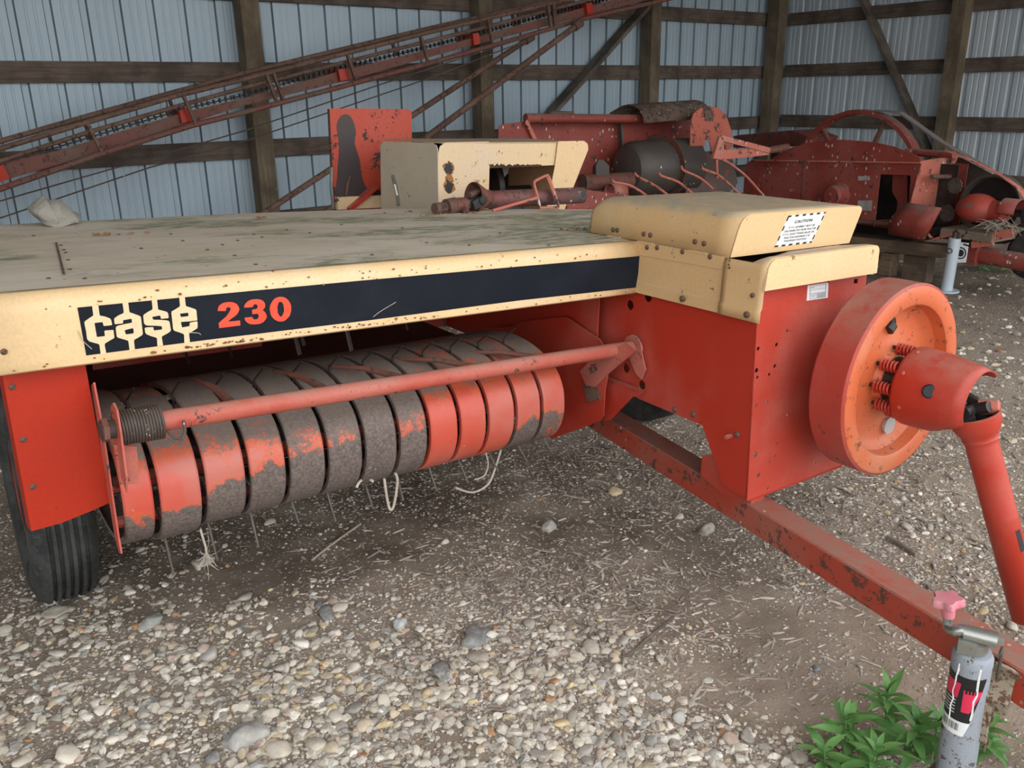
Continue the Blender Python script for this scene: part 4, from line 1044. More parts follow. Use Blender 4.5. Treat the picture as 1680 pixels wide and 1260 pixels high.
# screw jack at the tongue
j0, j1 = Vector([-0.204, -0.778, -0.289]), Vector([-0.237, -0.778, 0.04])
jd = (j1 - j0).normalized(); JT = (j1 - j0).length - .004
jack = empty('jack'); jack.parent = baler; jack.location = UP36
jack['label'] = 'grey jack with pink crank knob'
JR = .038
part('tube', M().lathe([(.0, 0), (.0, JR), (JT - .031, JR), (JT - .031, JR * 1.02), (JT - .014, JR * 1.02), (JT - .004, JR * .9), (JT, JR * .4), (JT, 0)], j0, jd, 40), JACKP, jack, smooth=True)
top = j0 + jd * ((j1 - j0).length + .0)
part('foot', M().lathe([(0, 0), (0, .03), (-.02, .03), (-.022, .05), (-.028, .05), (-.028, 0)], j0 + jd * .004, jd, 28), RUSTY, jack, smooth=True)
cam_b = Vector((-1.887, -1.437, 1.065))
vv = (cam_b - top).normalized(); jf = (vv - jd * vv.dot(jd)).normalized(); js = jd.cross(jf)     # jf faces the viewer side, js to its right
if js.x < 0: js = -js
cap = j0 + jd * JT
part('crank_head', M().tube([cap, cap + jd * .022], .026, 16).tube([cap + jd * .034 - js * .022, cap + jd * .034 + js * .038], .0165, 16).bar(cap + jd * .012 - js * .012 - jf * .022, cap + jd * .012 - js * .012 + jf * .027, .034, .028, up=jd), GALV, jack, smooth=True)
part('crank_nut', M().tube([cap + jd * .034 + js * .038, cap + jd * .034 + js * .05], .0085, 6), GALV, jack)
k0 = cap + jd * .034 - js * .012
arm = smooth_pts([k0, k0 - js * .016 + jd * .003, k0 - js * .030 - jd * .004, k0 - js * .040 - jd * .008 - jf * .015, k0 - js * .042 + jd * .004 - jf * .02, k0 - js * .042 + jd * .014 - jf * .02], 4)
part('crank_arm', M().tube(arm, [.0125] * 8 + [.0095] * (len(arm) - 8), 12), GALV, jack, smooth=True)
kb = Vector(arm[-1]); kd = (jd - js * .14).normalized()
m = M().lathe([(0, .009), (.0, .012), (.030, .0155), (.032, .0)], kb, kd, 24)
n = 40; kx = (js - kd * js.dot(kd)).normalized(); ky = kd.cross(kx)
ring = []
for h, sc in ((.026, .0), (.028, .90), (.031, 1.0), (.044, 1.0), (.047, .92), (.048, .0)):
    ring.append([kb + kd * h + (kx * math.cos(a) + ky * math.sin(a)) * (.0275 * sc * (1 + .17 * math.cos(5 * a))) for a in [2 * math.pi * k / n for k in range(n)]])
m.strip(ring, close=True)
part('crank_knob', m, PINK, jack, smooth=True)
# label wrapped round the tube
JO = .366 - JT
def on_tube(s, h, out=.0006):
    a = s / JR
    return j0 + jd * h + (jf * math.cos(a) + js * math.sin(a)) * (JR + out)
def wrap(poly, out, mat, nm, n=6):
    m = M(); rows = []
    (s0, s1, h0, h1, k0_, k1_) = poly    # sheared strip: bottom s0..s1 at h0, top s0+k0..s1+k1 at h1
    for j in range(7):
        f = j / 6; rows.append([on_tube((s0 + k0_ * f) + ((s1 + k1_ * f) - (s0 + k0_ * f)) * i / 12, h0 + (h1 - h0) * f, out) for i in range(13)])
    m.strip(rows); return part(nm, m, mat, jack, fix=True)
wrap((-.052, .012, .205 - JO, .318 - JO, 0, .024), .0005, BLACK, 'label_panel')
wrap((-.006, .009, .232 - JO, .288 - JO, 0, .022), .0009, LABELRED, 'label_red_field')
wrap((-.048, -.016, .262 - JO, .300 - JO, 0, .004), .0009, LABELRED, 'label_red_band')
wrap((-.052, .004, .170 - JO, .206 - JO, 0, .010), .0007, WHITE, 'label_white_field')
m = M()
for k in range(14):
    s = -.044 + .0026 * k + (.003 if k > 5 else 0); w = (.0012, .0008, .0016)[k % 3]
    m.strip([[on_tube(s, h, .0012), on_tube(s + w, h, .0012)] for h in (.182 - JO, .200 - JO)])
part('barcode', m, BLACK, jack, fix=True); m = M()
for k, (s, w) in enumerate(((-.003, .004), (.003, .004), (.009, .004), (.015, .004))):
    m.strip([[on_tube(s, h, .0012), on_tube(s + w, h, .0012)] for h in (.280 - JO, .290 - JO)])
part('label_letters', m, BLACK, jack, fix=True)
m = M()
for s, h0, h1 in ((-.026, .2 - JO, JT - .02), (.014, .215 - JO, JT - .02)):
    pts = [on_tube(s + R_.normal(0, .0012) + .004 * f, h0 + (h1 - h0) * f, .0012) for f in np.linspace(0, 1, 9)]
    m.strip([[p - js * .0014, p + js * (.0012 + R_.rand() * .002)] for p in [Vector(q) for q in pts]])
for k in range(5):
    h = .222 - JO + .008 * k; m.strip([[on_tube(s, h, .0012), on_tube(s, h + .0022, .0012)] for s in np.linspace(-.046, -.018, 6)])
part('label_scratches', m, WHITE, jack, fix=True)
# mount on the tongue with its pin and chain
mt = j0 + jd * .20 + js * .045
m = M().bar(j0 + jd * .11 + js * .034, j0 + jd * .235 + js * .034, .03, .03, up=js)
tface = Vector((tg(-.80, -.004, -.06)))
m.bar(mt, tface, .06, .045)
ax = (tface - mt).normalized()
m.lathe([(0, 0), (0, .05), (.008, .05), (.008, 0)], tface - ax * .006, ax, 28)
part('mount', m, paint('rust_stained_mount', (.24, .19, .13), (.30, .26, .19), .5, rust=(.10, .05, .03), rust_amt=.4, rough=.7, scale=18), jack, bev=.003)
part('pull_pin', M().tube([tface - ax * .035 + jd * .03, tface - ax * .03 + jd * .105, tface - ax * .06 + jd * .115], .0035, 8).tube([tface - ax * .04, tface - ax * .055 - jd * .018], .009, 10), DRUM, jack, smooth=True)
cp = tface - ax * .04 - jd * .02
for k in range(9):
    c = cp - Vector((0, 0, 1)) * (.015 * k) + js * (.004 * math.sin(k)); pts = []
    for q in range(13):
        a = 2 * math.pi * q / 12
        e = js if k % 2 else ax
        pts.append(c + Vector((0, 0, 1)) * (.0115 * math.sin(a)) + e * (.006 * math.cos(a)))
    part('chain_link', M().tube(pts, .0022, 5, cap=False), RUSTY, jack, smooth=True)

# bale chamber behind the hood
ch = part('bale_chamber', M().box((.03, .95, .20), (.52, 3.2, .47)), RED_LEFT, bev=.01)
part('chamber_skirt', M().box((-.06, 2.0, .30), (.03, 2.4, .50)), RED_LEFT, ch)
# cream knotter cover with a large opening in its near face
bl = 1.80
bq = [(0.035, 0.941), (0.297, 0.944), (0.685, 0.943), (0.871, 0.945), (0.793, 0.699), (0.658, 0.704), (0.292, 0.832), (0.671, 0.835), (0.038, 0.684), (0.297, 0.672), (0.302, 0.832)]
kc = empty('knotter_cover'); kc.parent = baler; kc.location = UP36
kc['label'] = 'cream knotter cover with rusty opening'
TL, T2, T3, TR, BR, OBR, _, OTR, BL, OBL, OTL = bq
TL = (TL[0] - .0, TL[1]); ub_ = .60
def rtop(p, q, r=.03): return p
lp_ = [(TL[0] + .0, ub_), (TL[0] + .004, TL[1] - .045), (TL[0] + .012, TL[1] - .015), (TL[0] + .04, TL[1]), (T2[0], T2[1]), (OTL[0], OTL[1]), (OBL[0], ub_)]
part('left_post', M().plate([lp_], fL(bl), 0, .003), CREAM_RUST, kc)
part('top_rail', M().plate([[(T2[0] - .004, T2[1] - .006), (T3[0] + .01, T3[1] - .006), (OTR[0] + .008, OTR[1]), (OTL[0] - .004, OTL[1])]], fL(bl + .006), 0, .003), CREAM_RUST, kc)
rpz = [(T3[0], T3[1]), (TR[0] - .03, TR[1]), (TR[0] - .006, TR[1] - .014), (TR[0], TR[1] - .04), (BR[0] + (BR[0] - TR[0]) * .9, ub_), (OBR[0] - .04, ub_), (OTR[0], OTR[1])]
part('right_post', M().plate([rpz], fL(bl - .004), 0, .003), CREAM, kc)
lt = [(bl, ub_), (bl, TL[1] - .03), (bl + .012, TL[1] - .012), (bl + .04, TL[1] - .003), (bl + .50, TL[1] - .012), (bl + .53, TL[1] - .03), (bl + .54, ub_)]
part('left_side', M().plate([lt], fT(TL[0]), 0, .003), CREAM_PALE, kc)
part('roof', M().plate([[(TL[0] + .02, bl), (TR[0] - .02, bl), (TR[0] - .02, bl + .52), (TL[0] + .02, bl + .52)]], fU(TL[1] - .004), 0, .003), CREAM_DUSTY, kc)
part('back_side', M().box((TL[0] + .22, bl + .53, ub_), (TR[0] - .05, bl + .533, TL[1] - .01)), DARK, kc)
part('right_side', M().box((TR[0] - .09, bl + .05, ub_), (TR[0] - .087, bl + .53, TL[1] - .01)), CREAM_DUSTY, kc)
RUSTO = paint('orange_rust_stain', (.42, .17, .05), (.30, .12, .04), .5, rust=(.06, .03, .02), rust_amt=.3, rough=.85, scale=20)
def jag(c, r, seed, n=22):
    rs = np.random.RandomState(seed); return [(c[0] + r * (1 + rs.uniform(-.3, .3)) * math.cos(2 * math.pi * k / n), c[1] + r * (1 + rs.uniform(-.3, .3)) * math.sin(2 * math.pi * k / n)) for k in range(n)]
for k, (c, q, mt_) in enumerate(zip([(0.09, 0.834), (0.093, 0.791), (0.09, 0.755)], (.021, .017, .023), (0, 1, 0))):
    part('rust_spot', M().plate([jag(c, q * 1.25, k)], fL(bl - .0012), 0, .001), RUSTO, kc)
    if not mt_: part('rust_hole', M().plate([jag(c, q, k + 9)], fL(bl - .0024), 0, .001), BLACK, kc)
fr_ = [(OTL[0] + (OTR[0] - OTL[0]) * k / 40 * .8, OTL[1] + (OTR[1] - OTL[1]) * k / 40 * .8) for k in range(41)]
part('rusted_edge', M().plate([[(a, b - .003) for a, b in fr_] + [(a, b + .004 + .016 * R_.rand() * (1 - k / 46)) for k, (a, b) in reversed(list(enumerate(fr_)))]], fL(bl + .0044), 0, .001), paint('black_rust_edge', (.035, .022, .016), (.10, .045, .02), .5, rough=.85, scale=20), kc)
kn = part('knotter', M().lathe([(0, 0), (0, .13), (.03, .135), (.03, .09), (.06, .08), (.06, 0)], (TL[0] + .42, bl + .30, .72), (1, .2, 0), 28), DARK, smooth=True)
part('knotter_arm', M().bar((TL[0] + .36, bl + .2, .62), (TL[0] + .30, bl + .26, .86), .05, .03), OLD_PINK, kn, bev=.006)
part('twine_disc', M().lathe([(0, 0), (0, .10), (.02, .10), (.02, 0)], (TL[0] + .28, bl + .33, .74), (1, 0, 0), 28), RUST_RED, kn, smooth=True)
part('knotter_plate', M().plate([[(TL[0] + .38, .90), (TL[0] + .46, .90), (TL[0] + .44, .80), (TL[0] + .42, .78)]], fL(bl + .1), 0, .004), DRUM, kn)
part('knotter_shaft', M().tube([(TL[0] + .2, bl + .3, .70), (TR[0] - .12, bl + .3, .70)], .02, 10), DARK, kn, smooth=True)
part('chain', M().tube([(TL[0] - .006, bl + .40, .78), (TL[0] - .012, bl + .37, .74), (TL[0] - .004, bl + .36, .69), (TL[0] - .014, bl + .34, .65)], .008, 6), GALV, kc)
# tall red twine box behind
rl = 2.55
rq = [(-0.118, 1.072), (0.035, 1.075), (0.301, 1.076), (0.332, 1.068), (0.329, 0.91), (0.324, 0.712), (-0.116, 0.619), (0.09, 0.61), (0.046, 1.024)]
tb = empty('twine_box'); tb.parent = baler; tb.location = UP36
tb['label'] = 'tall red twine box with peeled paint'
PEEL = paint('peeling_red_paint', (.50, .06, .025), (.52, .085, .05), .4, rust=(.055, .036, .036), rust_amt=.28, rough=.55, scale=3.2)
part('front_panel', M().plate([[rq[0], rq[1], (rq[1][0] + .02, .5), (rq[6][0], .5)]], fL(rl), 0, .004), PEEL, tb)
part('bare_patch', M().plate([smooth_pts([(a, b, 0) for a, b in [(-0.047, 1.045), (-0.006, 1.034), (0.017, 0.969), (0.008, 0.912), (0.031, 0.833), (0.041, 0.75), (0.072, 0.683), (0.133, 0.681), (0.152, 0.626), (-0.09, 0.63), (-0.093, 0.754), (-0.076, 0.898), (-0.084, 0.997)]], 3, True)], lambda a, b, d: (a, rl - .0012 + d, b), 0, .001), paint('bare_dark_steel', (.055, .038, .038), (.075, .055, .05), .5, rough=.6), tb)
part('side_panel', M().plate([[rq[1], rq[2], rq[3], (rq[5][0], .5), (rq[1][0] + .02, .5)]], fL(rl + .004), 0, .004), PEEL, tb)
part('left_panel', M().box((rq[0][0], rl, .5), (rq[0][0] + .004, rl + .022, rq[0][1] - .003)), RUSTY, tb)
part('right_panel', M().box((rq[3][0] - .008, rl + .006, .5), (rq[3][0] - .004, rl + .03, rq[3][1] - .003)), PEEL, tb)
part('back_frame', M().box((rq[0][0] + .05, rl + .01, .3), (rq[0][0] + .09, rl + .05, .9)).box((rq[3][0] - .1, rl + .01, .3), (rq[3][0] - .06, rl + .05, .9)), DARK, tb)
part('latch_rod', M().tube([(a, rl - .006, b) for a, b in [(-0.028, 0.758), (-0.039, 0.723), (-0.052, 0.664)]], .008, 8), RUSTY, tb, smooth=True)
part('base_bar', M().box((rq[0][0], rl - .05, .60), (rq[0][0] + .3, rl - .02, .66)), CREAM_RUST, tb)
part('base_brace', M().bar((rq[0][0] + .05, rl - .06, .60), (rq[0][0] + .22, rl - .06, .72), .02, .05, up=(0, 1, 0)), RED, tb)
part('chain', M().tube([(rq[0][0] - .004, rl - .004, .80), (rq[0][0] - .012, rl - .006, .70), (rq[0][0] - .004, rl - .006, .60)], .009, 6), GALV, tb)

# ------------------------------------------------------------------ the old baler behind: x = n to the right, y = a back, z up
old = empty('old_baler')
A_, N_ = Vector((0.1045285, 0.9945219, 0.0)), Vector((0.9945219, -0.1045285, 0.0))
old.matrix_world = Matrix(((N_.x, A_.x, 0, 6.6), (N_.y, A_.y, 0, 3.0), (0, 0, 1, 0), (0, 0, 0, 1)))
tag(old, 'weathered dull red old baler with tall spoked wheel against the far wall', 'hay baler')
def op(name, m, mats, parent=None, **kw):
    return obj(name, m, mats, parent or old, **kw)
def fn_(n0): return lambda a, b, d: (n0 + d, a, b)
def fa_(a0): return lambda a, b, d: (a, a0 + d, b)
mainp = [(2.175, 0.851), (0.435, 0.929), (0.481, 0.608), (0.492, 0.469), (0.976, 0.423), (1.066, 0.268)] + [(2.25, .36), (2.25, .80)]
opn = [(0.785, 0.813), (0.513, 0.822), (0.489, 0.483), (0.779, 0.446)]
side_o = op('side_plate', M().plate([mainp, opn], fn_(0), 0, .006), OLD_RED)
hump = [(1.942, 0.864), (1.781, 0.958), (1.57, 1.019), (1.379, 1.052), (1.176, 1.07), (0.88, 1.062), (0.687, 1.036), (0.559, 1.001), (0.449, 0.965), (0.443, 0.929), (1.11, 0.9)]
op('arched_plate', M().plate([hump], fn_(-.01), 0, .006), OLD_RED, side_o)
sm_ = [(1.556, 0.87), (1.542, 0.527)]
op('seam_bar', M().bar((-.004, sm_[0][0], sm_[0][1]), (-.004, sm_[1][0], sm_[1][1]), .008, .006), RUSTY, side_o)
e0, e1 = [(-0.012, 2.163, 0.847), (-0.012, 0.432, 0.925)]
op('edge_angle', M().bar(e0, e1, .02, .012), OLD_PINK, side_o)
ob = M().lathe([(-.002, .011), (.006, .011), (.009, .006), (.01, 0)], (0, 0, 0), (-1, 0, 0), 8)
OB = mesh_of('bolt', ob, RUSTY, smooth=True)
for a, z in [(1.551, 0.833), (1.407, 0.837), (1.266, 0.841), (1.143, 0.848), (1.017, 0.856), (0.827, 0.863), (0.49, 0.875), (2.118, 0.81), (1.97, 0.819), (1.757, 0.831), (1.156, 0.807), (1.5, 0.69)]:
    link('bolt', OB, side_o, (-.002, a, z))
hb_ = [0.0, 1.149, 0.615]
op('bearing_housing', M().lathe([(0, .105), (.02, .105), (.03, .09), (.10, .088), (.115, .072), (.115, 0)], hb_, (-1, 0, 0), 28), OLD_RED, side_o, smooth=True)
for pts in ([(0.99, 0.784), (0.88, 0.792), (0.875, 0.758), (0.985, 0.749)], [(0.963, 0.587), (0.829, 0.599), (0.823, 0.516), (0.952, 0.507)]):
    op('name_plate', M().plate([pts], fn_(-.004), 0, .003), PLATEM, side_o)
op('inner_wall', M().box((.28, .3, .4), (.29, 2.2, .9)), DARK, side_o)
op('inner_flap', M().plate([[(0.754, 0.799), (0.622, 0.804), (0.579, 0.513), (0.675, 0.493), (0.68, 0.601), (0.741, 0.669)]], fn_(.12), 0, .004), OLD_RED, side_o)
op('far_side', M().box((.40, .3, .30), (.41, 2.25, .9)), OLD_RED, side_o)
ep = [(0.02, 0.936), (0.308, 0.949), (0.479, 0.978), (0.459, 0.741), (0.36, 0.544), (-0.046, 0.615)]
op('end_plate', M().plate([ep], fa_(.45), 0, .006), OLD_PINK)
e0, e1 = [(0.318, 0.43, 0.751), (0.435, 0.43, 0.962)]
op('end_brace', M().bar(e0, e1, .05, .012, up=(0, 1, 0)), OLD_PINK)
e0, e1 = [(0.25, 0.753, 0.979), (0.25, 0.336, 0.976)]
op('cross_pipe', M().tube([e0, e1], .028, 12), OLD_RED, smooth=True)
e0, e1 = [(0.035, 0.36, 0.822), (0.3, 0.36, 0.805)]
op('pin', M().tube([e0, e1], .018, 10), RUSTY, smooth=True)
# lower frame
lf_ = [(1.083, 0.279), (0.752, 0.317), (0.721, 0.184), (1.071, 0.186)]
op('lower_plate', M().plate([lf_], fn_(.02), 0, .006), OLD_RED)
e0, e1 = [(-0.02, 1.033, 0.414), (-0.02, 0.615, 0.437)]
op('lower_rail', M().bar(e0, e1, .03, .03), RUST_RED, bev=.004)
e0, e1 = [(0.03, 1.017, 0.235), (0.03, 0.148, 0.276)]
op('wooden_skid', M().bar(e0, e1, .12, .10), PLANKW, bev=.006)
for p in [(0.05, 0.65, 0.141), (0.05, 0.436, 0.193), (0.05, 0.331, 0.209)]:
    op('skid_block', M().box((p[0] - .04, p[1] - .06, 0), (p[0] + .06, p[1] + .05, p[2] + .05)), PLANKW, bev=.005)
op('axle', M().tube([(.0, 1.7, .30), (.9, 1.7, .30)], .035, 12), DARK)
wh = op('wheel', M().lathe([(0, .12), (.0, .24), (.02, .31), (.05, .32), (.12, .32), (.15, .31), (.17, .24), (.17, .12)], (.62, 1.7, .31), (1, 0, 0), 32), RUBBER, smooth=True)
op('wheel_stand', M().box((-.05, 1.9, 0), (.4, 2.0, .36)), PLANKW)
# half-round guard hanging at the side
m = M(); rows = []
q4 = [(-0.15, 0.418, 0.635), (-0.15, 0.123, 0.623), (-0.15, 0.226, 0.359), (-0.15, 0.536, 0.376)]
qa = [Vector(p) for p in q4]
for k in range(9):
    f = k / 8; bulge = math.sin(math.pi * f) * .085
    l_ = qa[0].lerp(qa[3], f) + Vector((-bulge, .0, 0)); r_ = qa[1].lerp(qa[2], f) + Vector((-bulge, 0, 0))
    rows.append([l_, l_.lerp(r_, .33), l_.lerp(r_, .66), r_])
m.strip(rows)
m.add([p[0] for p in rows], [tuple(range(9))]); m.add([p[-1] for p in rows], [tuple(range(9))])
op('round_guard', m, OLD_RED, solid=.004, smooth=True)
# spoked wheel and its belt
wc = Vector((.40, 1.30, .80)); wr = .455
p3 = [[0.4, 1.353, 1.297], [0.4, 1.909, 0.988], [0.4, 0.803, 1.033]]
def circ3(a, b, c):
    ax_, ay, bx, by, cx, cy = a[1], a[2], b[1], b[2], c[1], c[2]
    d = 2 * (ax_ * (by - cy) + bx * (cy - ay) + cx * (ay - by))
    ux = ((ax_ ** 2 + ay ** 2) * (by - cy) + (bx ** 2 + by ** 2) * (cy - ay) + (cx ** 2 + cy ** 2) * (ay - by)) / d
    uy = ((ax_ ** 2 + ay ** 2) * (cx - bx) + (bx ** 2 + by ** 2) * (ax_ - cx) + (cx ** 2 + cy ** 2) * (bx - ax_)) / d
    return ux, uy, math.hypot(ax_ - ux, ay - uy)
wa, wz, wr = circ3(*p3)
wc = Vector((.42, wa, wz))
big = op('spoked_wheel', M().lathe([(-.05, wr - .035), (-.05, wr), (-.03, wr + .004), (.05, wr), (.05, wr - .035), (0, wr - .045), (-.05, wr - .035)], wc, (1, 0, 0), 64), OLD_RED, smooth=True)
for k in range(6):
    a = math.radians(52 + 60 * k); dv = Vector((0, math.cos(a), math.sin(a)))
    op('spoke', M().tube([wc + dv * .06, wc + dv * (wr - .035)], .022, 8), RUST_RED, big, smooth=True)
op('wheel_hub', M().lathe([(-.08, 0), (-.08, .08), (.08, .08), (.08, 0)], wc, (1, 0, 0), 20), RUST_RED, big)
# belt guard, pulley and gearbox
gp = [(0.375, 0.988), (0.104, 0.975), (-0.295, 0.767)]
g1_ = [Vector(p) for p in [(0.12, 0.345, 1.014), (0.12, 0.181, 0.973), (0.12, -0.118, 0.859), (0.12, -0.256, 0.783), (0.12, -0.332, 0.695), (0.12, -0.365, 0.612)]]
op('belt_guard', M().strip([[p + Vector((0, 0, 0)) for p in g1_], [p + Vector((.08, .0, -.01)) for p in g1_]]), OLD_PINK, solid=.005)
bp = [(0.557, 0.974), (0.385, 0.935), (0.068, 0.807), (-0.123, 0.672), (-0.23, 0.433), (-0.065, 0.318), (0.379, 0.267), (0.526, 0.514)]
op('guard_back', M().plate([bp], fn_(.46), 0, .006), paint('dark_oily_guard_steel', (.085, .062, .05), (.12, .08, .065), .5, rust_amt=.3, rough=.7))
b0_ = [(0.4, 1.17, 1.294), (0.4, 0.946, 1.277), (0.4, 0.547, 1.058), (0.4, 0.141, 0.879)]
op('belt', M().strip([[Vector(p) + Vector((-.035, 0, 0)) for p in b0_], [Vector(p) + Vector((.035, 0, 0)) for p in b0_]]), paint('grey_flat_belt', (.16, .14, .125), (.22, .2, .18), .5, rough=.8), solid=.012)
pc = [0.3, 0.004, 0.617]
op('pulley', M().lathe([(-.04, .215), (-.045, .235), (.045, .235), (.04, .215), (0, .20), (-.04, .215)], pc, (1, 0, 0), 48), DRUM, smooth=True)
op('pulley_web', M().lathe([(0, 0), (0, .20)], pc, (1, 0, 0), 40), DARK, solid=.01)
gb = [0.05, -0.031, 0.614]
m = M(); bmx = bmesh.new(); bmesh.ops.create_icosphere(bmx, subdivisions=3, radius=1)
m.add([(gb[0] + v.co.x * .14, gb[1] + v.co.y * .15, gb[2] + v.co.z * (.115 if v.co.z > 0 else .10)) for v in bmx.verts], [tuple(w.index for w in f.verts) for f in bmx.faces]); bmx.free()
m.tube([(gb[0], gb[1] - .05, gb[2]), (gb[0], gb[1] - .22, gb[2] + .0)], .075, 18)
gbx = op('gearbox', m, paint('greasy_red_gearbox', (.36, .045, .028), (.42, .07, .04), .4, rust=(.17, .085, .065), rust_amt=.28, rough=.6, scale=5), smooth=True)
gy = [(0.019, -0.16, 0.695), (0.193, -0.16, 0.691), (0.253, -0.16, 0.602), (0.14, -0.16, 0.553)]
op('shaft_guard', M().lathe([(0, .07), (.0, .088), (.12, .088)], (gb[0], gb[1] - .20, gb[2] + .01), (0, -1, 0), 24, a0=math.radians(-100), a1=math.radians(100)), OLD_RED, solid=.004, smooth=True)
op('input_shaft', M().tube([(gb[0], gb[1] - .2, gb[2] + .0), (gb[0], gb[1] - .42, gb[2] - .0)], .026, 12).lathe([(0, 0), (0, .07), (.05, .075), (.05, 0)], (gb[0], gb[1] - .36, gb[2]), (0, -1, 0), 20), DARK)
op('drive_cover', M().lathe([(0, .0), (0, .085), (.10, .095), (.22, .09), (.22, .0)], (gb[0] + .0, gb[1] - .46, gb[2] + .02), (0, -1, 0), 28), OLD_RED, smooth=True)
for (p, q, nm) in (([0.0, 0.171, 0.565], .065, 'sprocket'), ([0.06, 0.177, 0.765], .06, 'sprocket')):
    mm = M(); pts = []
    for k in range(48):
        rr = q * (1 if k % 4 < 2 else .90); a = 2 * math.pi * k / 48; pts.append((math.cos(a) * rr, math.sin(a) * rr))
    mm.plate([pts], lambda a, b, d: (p[0] + a, p[1] + d, p[2] + b) if False else (p[0] + d, p[1] + a, p[2] + b), 0, .012)
    op(nm, mm, SPRING)
shf = [(0.02, 0.172, 0.462), (0.02, -0.236, 0.511), (0.02, -0.247, 0.45), (0.02, 0.163, 0.407)]
op('gearbox_shelf', M().box((-.05, shf[1][1], shf[3][2] - .01), (.44, shf[0][1], shf[0][2])), paint('dirty_shelf_steel', (.20, .15, .11), (.27, .21, .165), .5, rust_amt=.3, rough=.85), bev=.006)
nst = M()
for k in range(70):
    p = Vector((R_.normal(0, .05), -0.212 + R_.normal(0, .06), 0.501 + R_.rand() * .07 - .02)); w = R_.uniform(0, 6.28); s = R_.uniform(.03, .07)
    d = Vector((math.cos(w) * s, math.sin(w) * s, R_.normal(0, .03)))
    nst.tube([p - d, p + Vector((0, 0, .01)), p + d], .0018, 3, cap=False)
ns = op('nest_straw', nst, TWINE, fix=False); ns['kind'] = 'stuff'
e = [(-0.05, 0.28, 0.408), (-0.05, 0.212, 0.365), (-0.05, 0.067, 0.426)]
op('lever', M().tube([e[0], e[1], e[2]], .012, 8), OLD_PINK, smooth=True)
op('chain_case', M().box((-.02, 0.061, 0.404), (.3, 0.264, 0.445)), DARK, bev=.006)
# drawbar, side link, jack
tq = [(0.1, 0.004, 0.275), (0.1, -0.455, 0.267)]
op('drawbar', M().tube([tq[0], tq[1], Vector(tq[1]) + (Vector(tq[1]) - Vector(tq[0])) * 2], .065, 16), OLD_RED, smooth=True)
op('drawbar_socket', M().bar(Vector(tq[0]) + Vector((0, .02, 0)), Vector(tq[0]) + (Vector(tq[1]) - Vector(tq[0])) * .22, .14, .15), OLD_RED, bev=.01)
e = [(-0.02, -0.077, 0.396), (-0.02, -0.361, 0.486), (-0.02, -0.074, 0.359), (-0.02, -0.233, 0.403)]
op('side_link', M().bar(e[0], e[1], .015, .06), OLD_PINK, bev=.003)
op('link_bracket', M().bar(e[2], e[3], .02, .05), OLD_PINK, bev=.003)
op('drawbar_wheel', M().lathe([(0, .02), (0, .16), (.03, .19), (.09, .19), (.12, .16), (.12, .02)], [0.25, -0.368, 0.3], (1, 0, 0), 28), RUBBER, smooth=True)
jq0 = Vector([-0.1, 0.019, -0.043]); jq1 = Vector([-0.1, 0.013, 0.406]); jq0.z = -.01
jk = op('jack', M().tube([jq0, jq1], .042, 24).lathe([(0, .0), (.0, .09), (.012, .09), (.012, 0)], (jq0.x, jq0.y, .0), (0, 0, 1), 24), JACK2P, smooth=True)
jk['label'] = 'pale grey jack with white maker plate'
jd2 = (jq1 - jq0).normalized()
op('lift_ring', M().tube([jq1 + Vector((0, -.02 + 0, 0)), jq1 + jd2 * .04 + Vector((0, -.02, 0)), jq1 + jd2 * .055, jq1 + jd2 * .04 + Vector((0, .02, 0)), jq1 + Vector((0, .02, 0))], .007, 6), DARK, jk, smooth=True)
op('pin_ring', M().tube([jq1 - jd2 * .09 + Vector((-.046 + 0, .022 * math.cos(a), .018 * math.sin(a))) for a in [2 * math.pi * k / 12 for k in range(13)]], .003, 5), DARK, jk, smooth=True)
mp = [(0.014, 0.374), (-0.072, 0.377), (-0.072, 0.231), (-0.002, 0.22)]
op('maker_plate', M().plate([mp], fn_(-.06), 0, .006), WHITE, jk)
lc = (sum(p[0] for p in mp) / 4, sum(p[1] for p in mp) / 4)
op('maker_emblem', M().plate([circ(lc[0] + .01, lc[1] - .005, .045, 24), circ(lc[0] + .01, lc[1] - .005, .036, 24)], fn_(-.0615), 0, .001).plate([circ(lc[0] + .01, lc[1] - .005, .026, 16)], fn_(-.0615), 0, .001).plate([[(lc[0] - .05, lc[1] + .05), (lc[0] + .0, lc[1] + .058), (lc[0] + .0, lc[1] + .07), (lc[0] - .05, lc[1] + .062)]], fn_(-.0615), 0, .001), BLACK, jk)
# pickup side: back wall, top bar, auger and its flighting, end shields
FA = 2.35
bwp = [(-2.409, 1.261), (-0.617, 1.228), (-0.565, 0.493), (-1.934, 0.573), (-1.999, 0.756), (-2.411, 1.073)]
op('feeder_back', M().plate([bwp], fa_(FA), 0, .006), OLD_RED)
e0, e1 = [(-2.504, 2.2, 1.295), (-1.268, 2.2, 1.254)]
op('top_bar', M().tube([e0, e1], .036, 14), OLD_RED, smooth=True)
ch_ = [Vector(p) for p in [(-1.418, 2.2, 1.313), (-0.656, 2.2, 1.335)]]
m = M(); rows = []
for k in range(9):
    a = math.radians(175 - 170 * k / 8); rows.append([c + Vector((0, .22 * math.cos(a) * -1 + .08, .16 * math.sin(a) - .10)) for c in (ch_[0] + Vector((0, 0, 0)), ch_[1])])
m.strip(rows); op('curved_hood', m, paint('droppings_covered_hood', (.13, .085, .06), (.20, .14, .105), .5, rust=(.07, .05, .04), rust_amt=.35, rough=.8, speck=(.5, .45, .4), speck_amt=.7), solid=.005, smooth=True)
lpn = [(-2.869, 1.248), (-2.837, 1.264), (-2.632, 1.28), (-2.528, 1.111), (-2.53, 0.818), (-2.879, 0.841)]
op('left_shield', M().plate([lpn], fa_(2.0), 0, .006), OLD_RED, bev=.002)
e0, e1 = [(-2.645, 1.98, 1.285), (-2.536, 1.98, 1.103)]
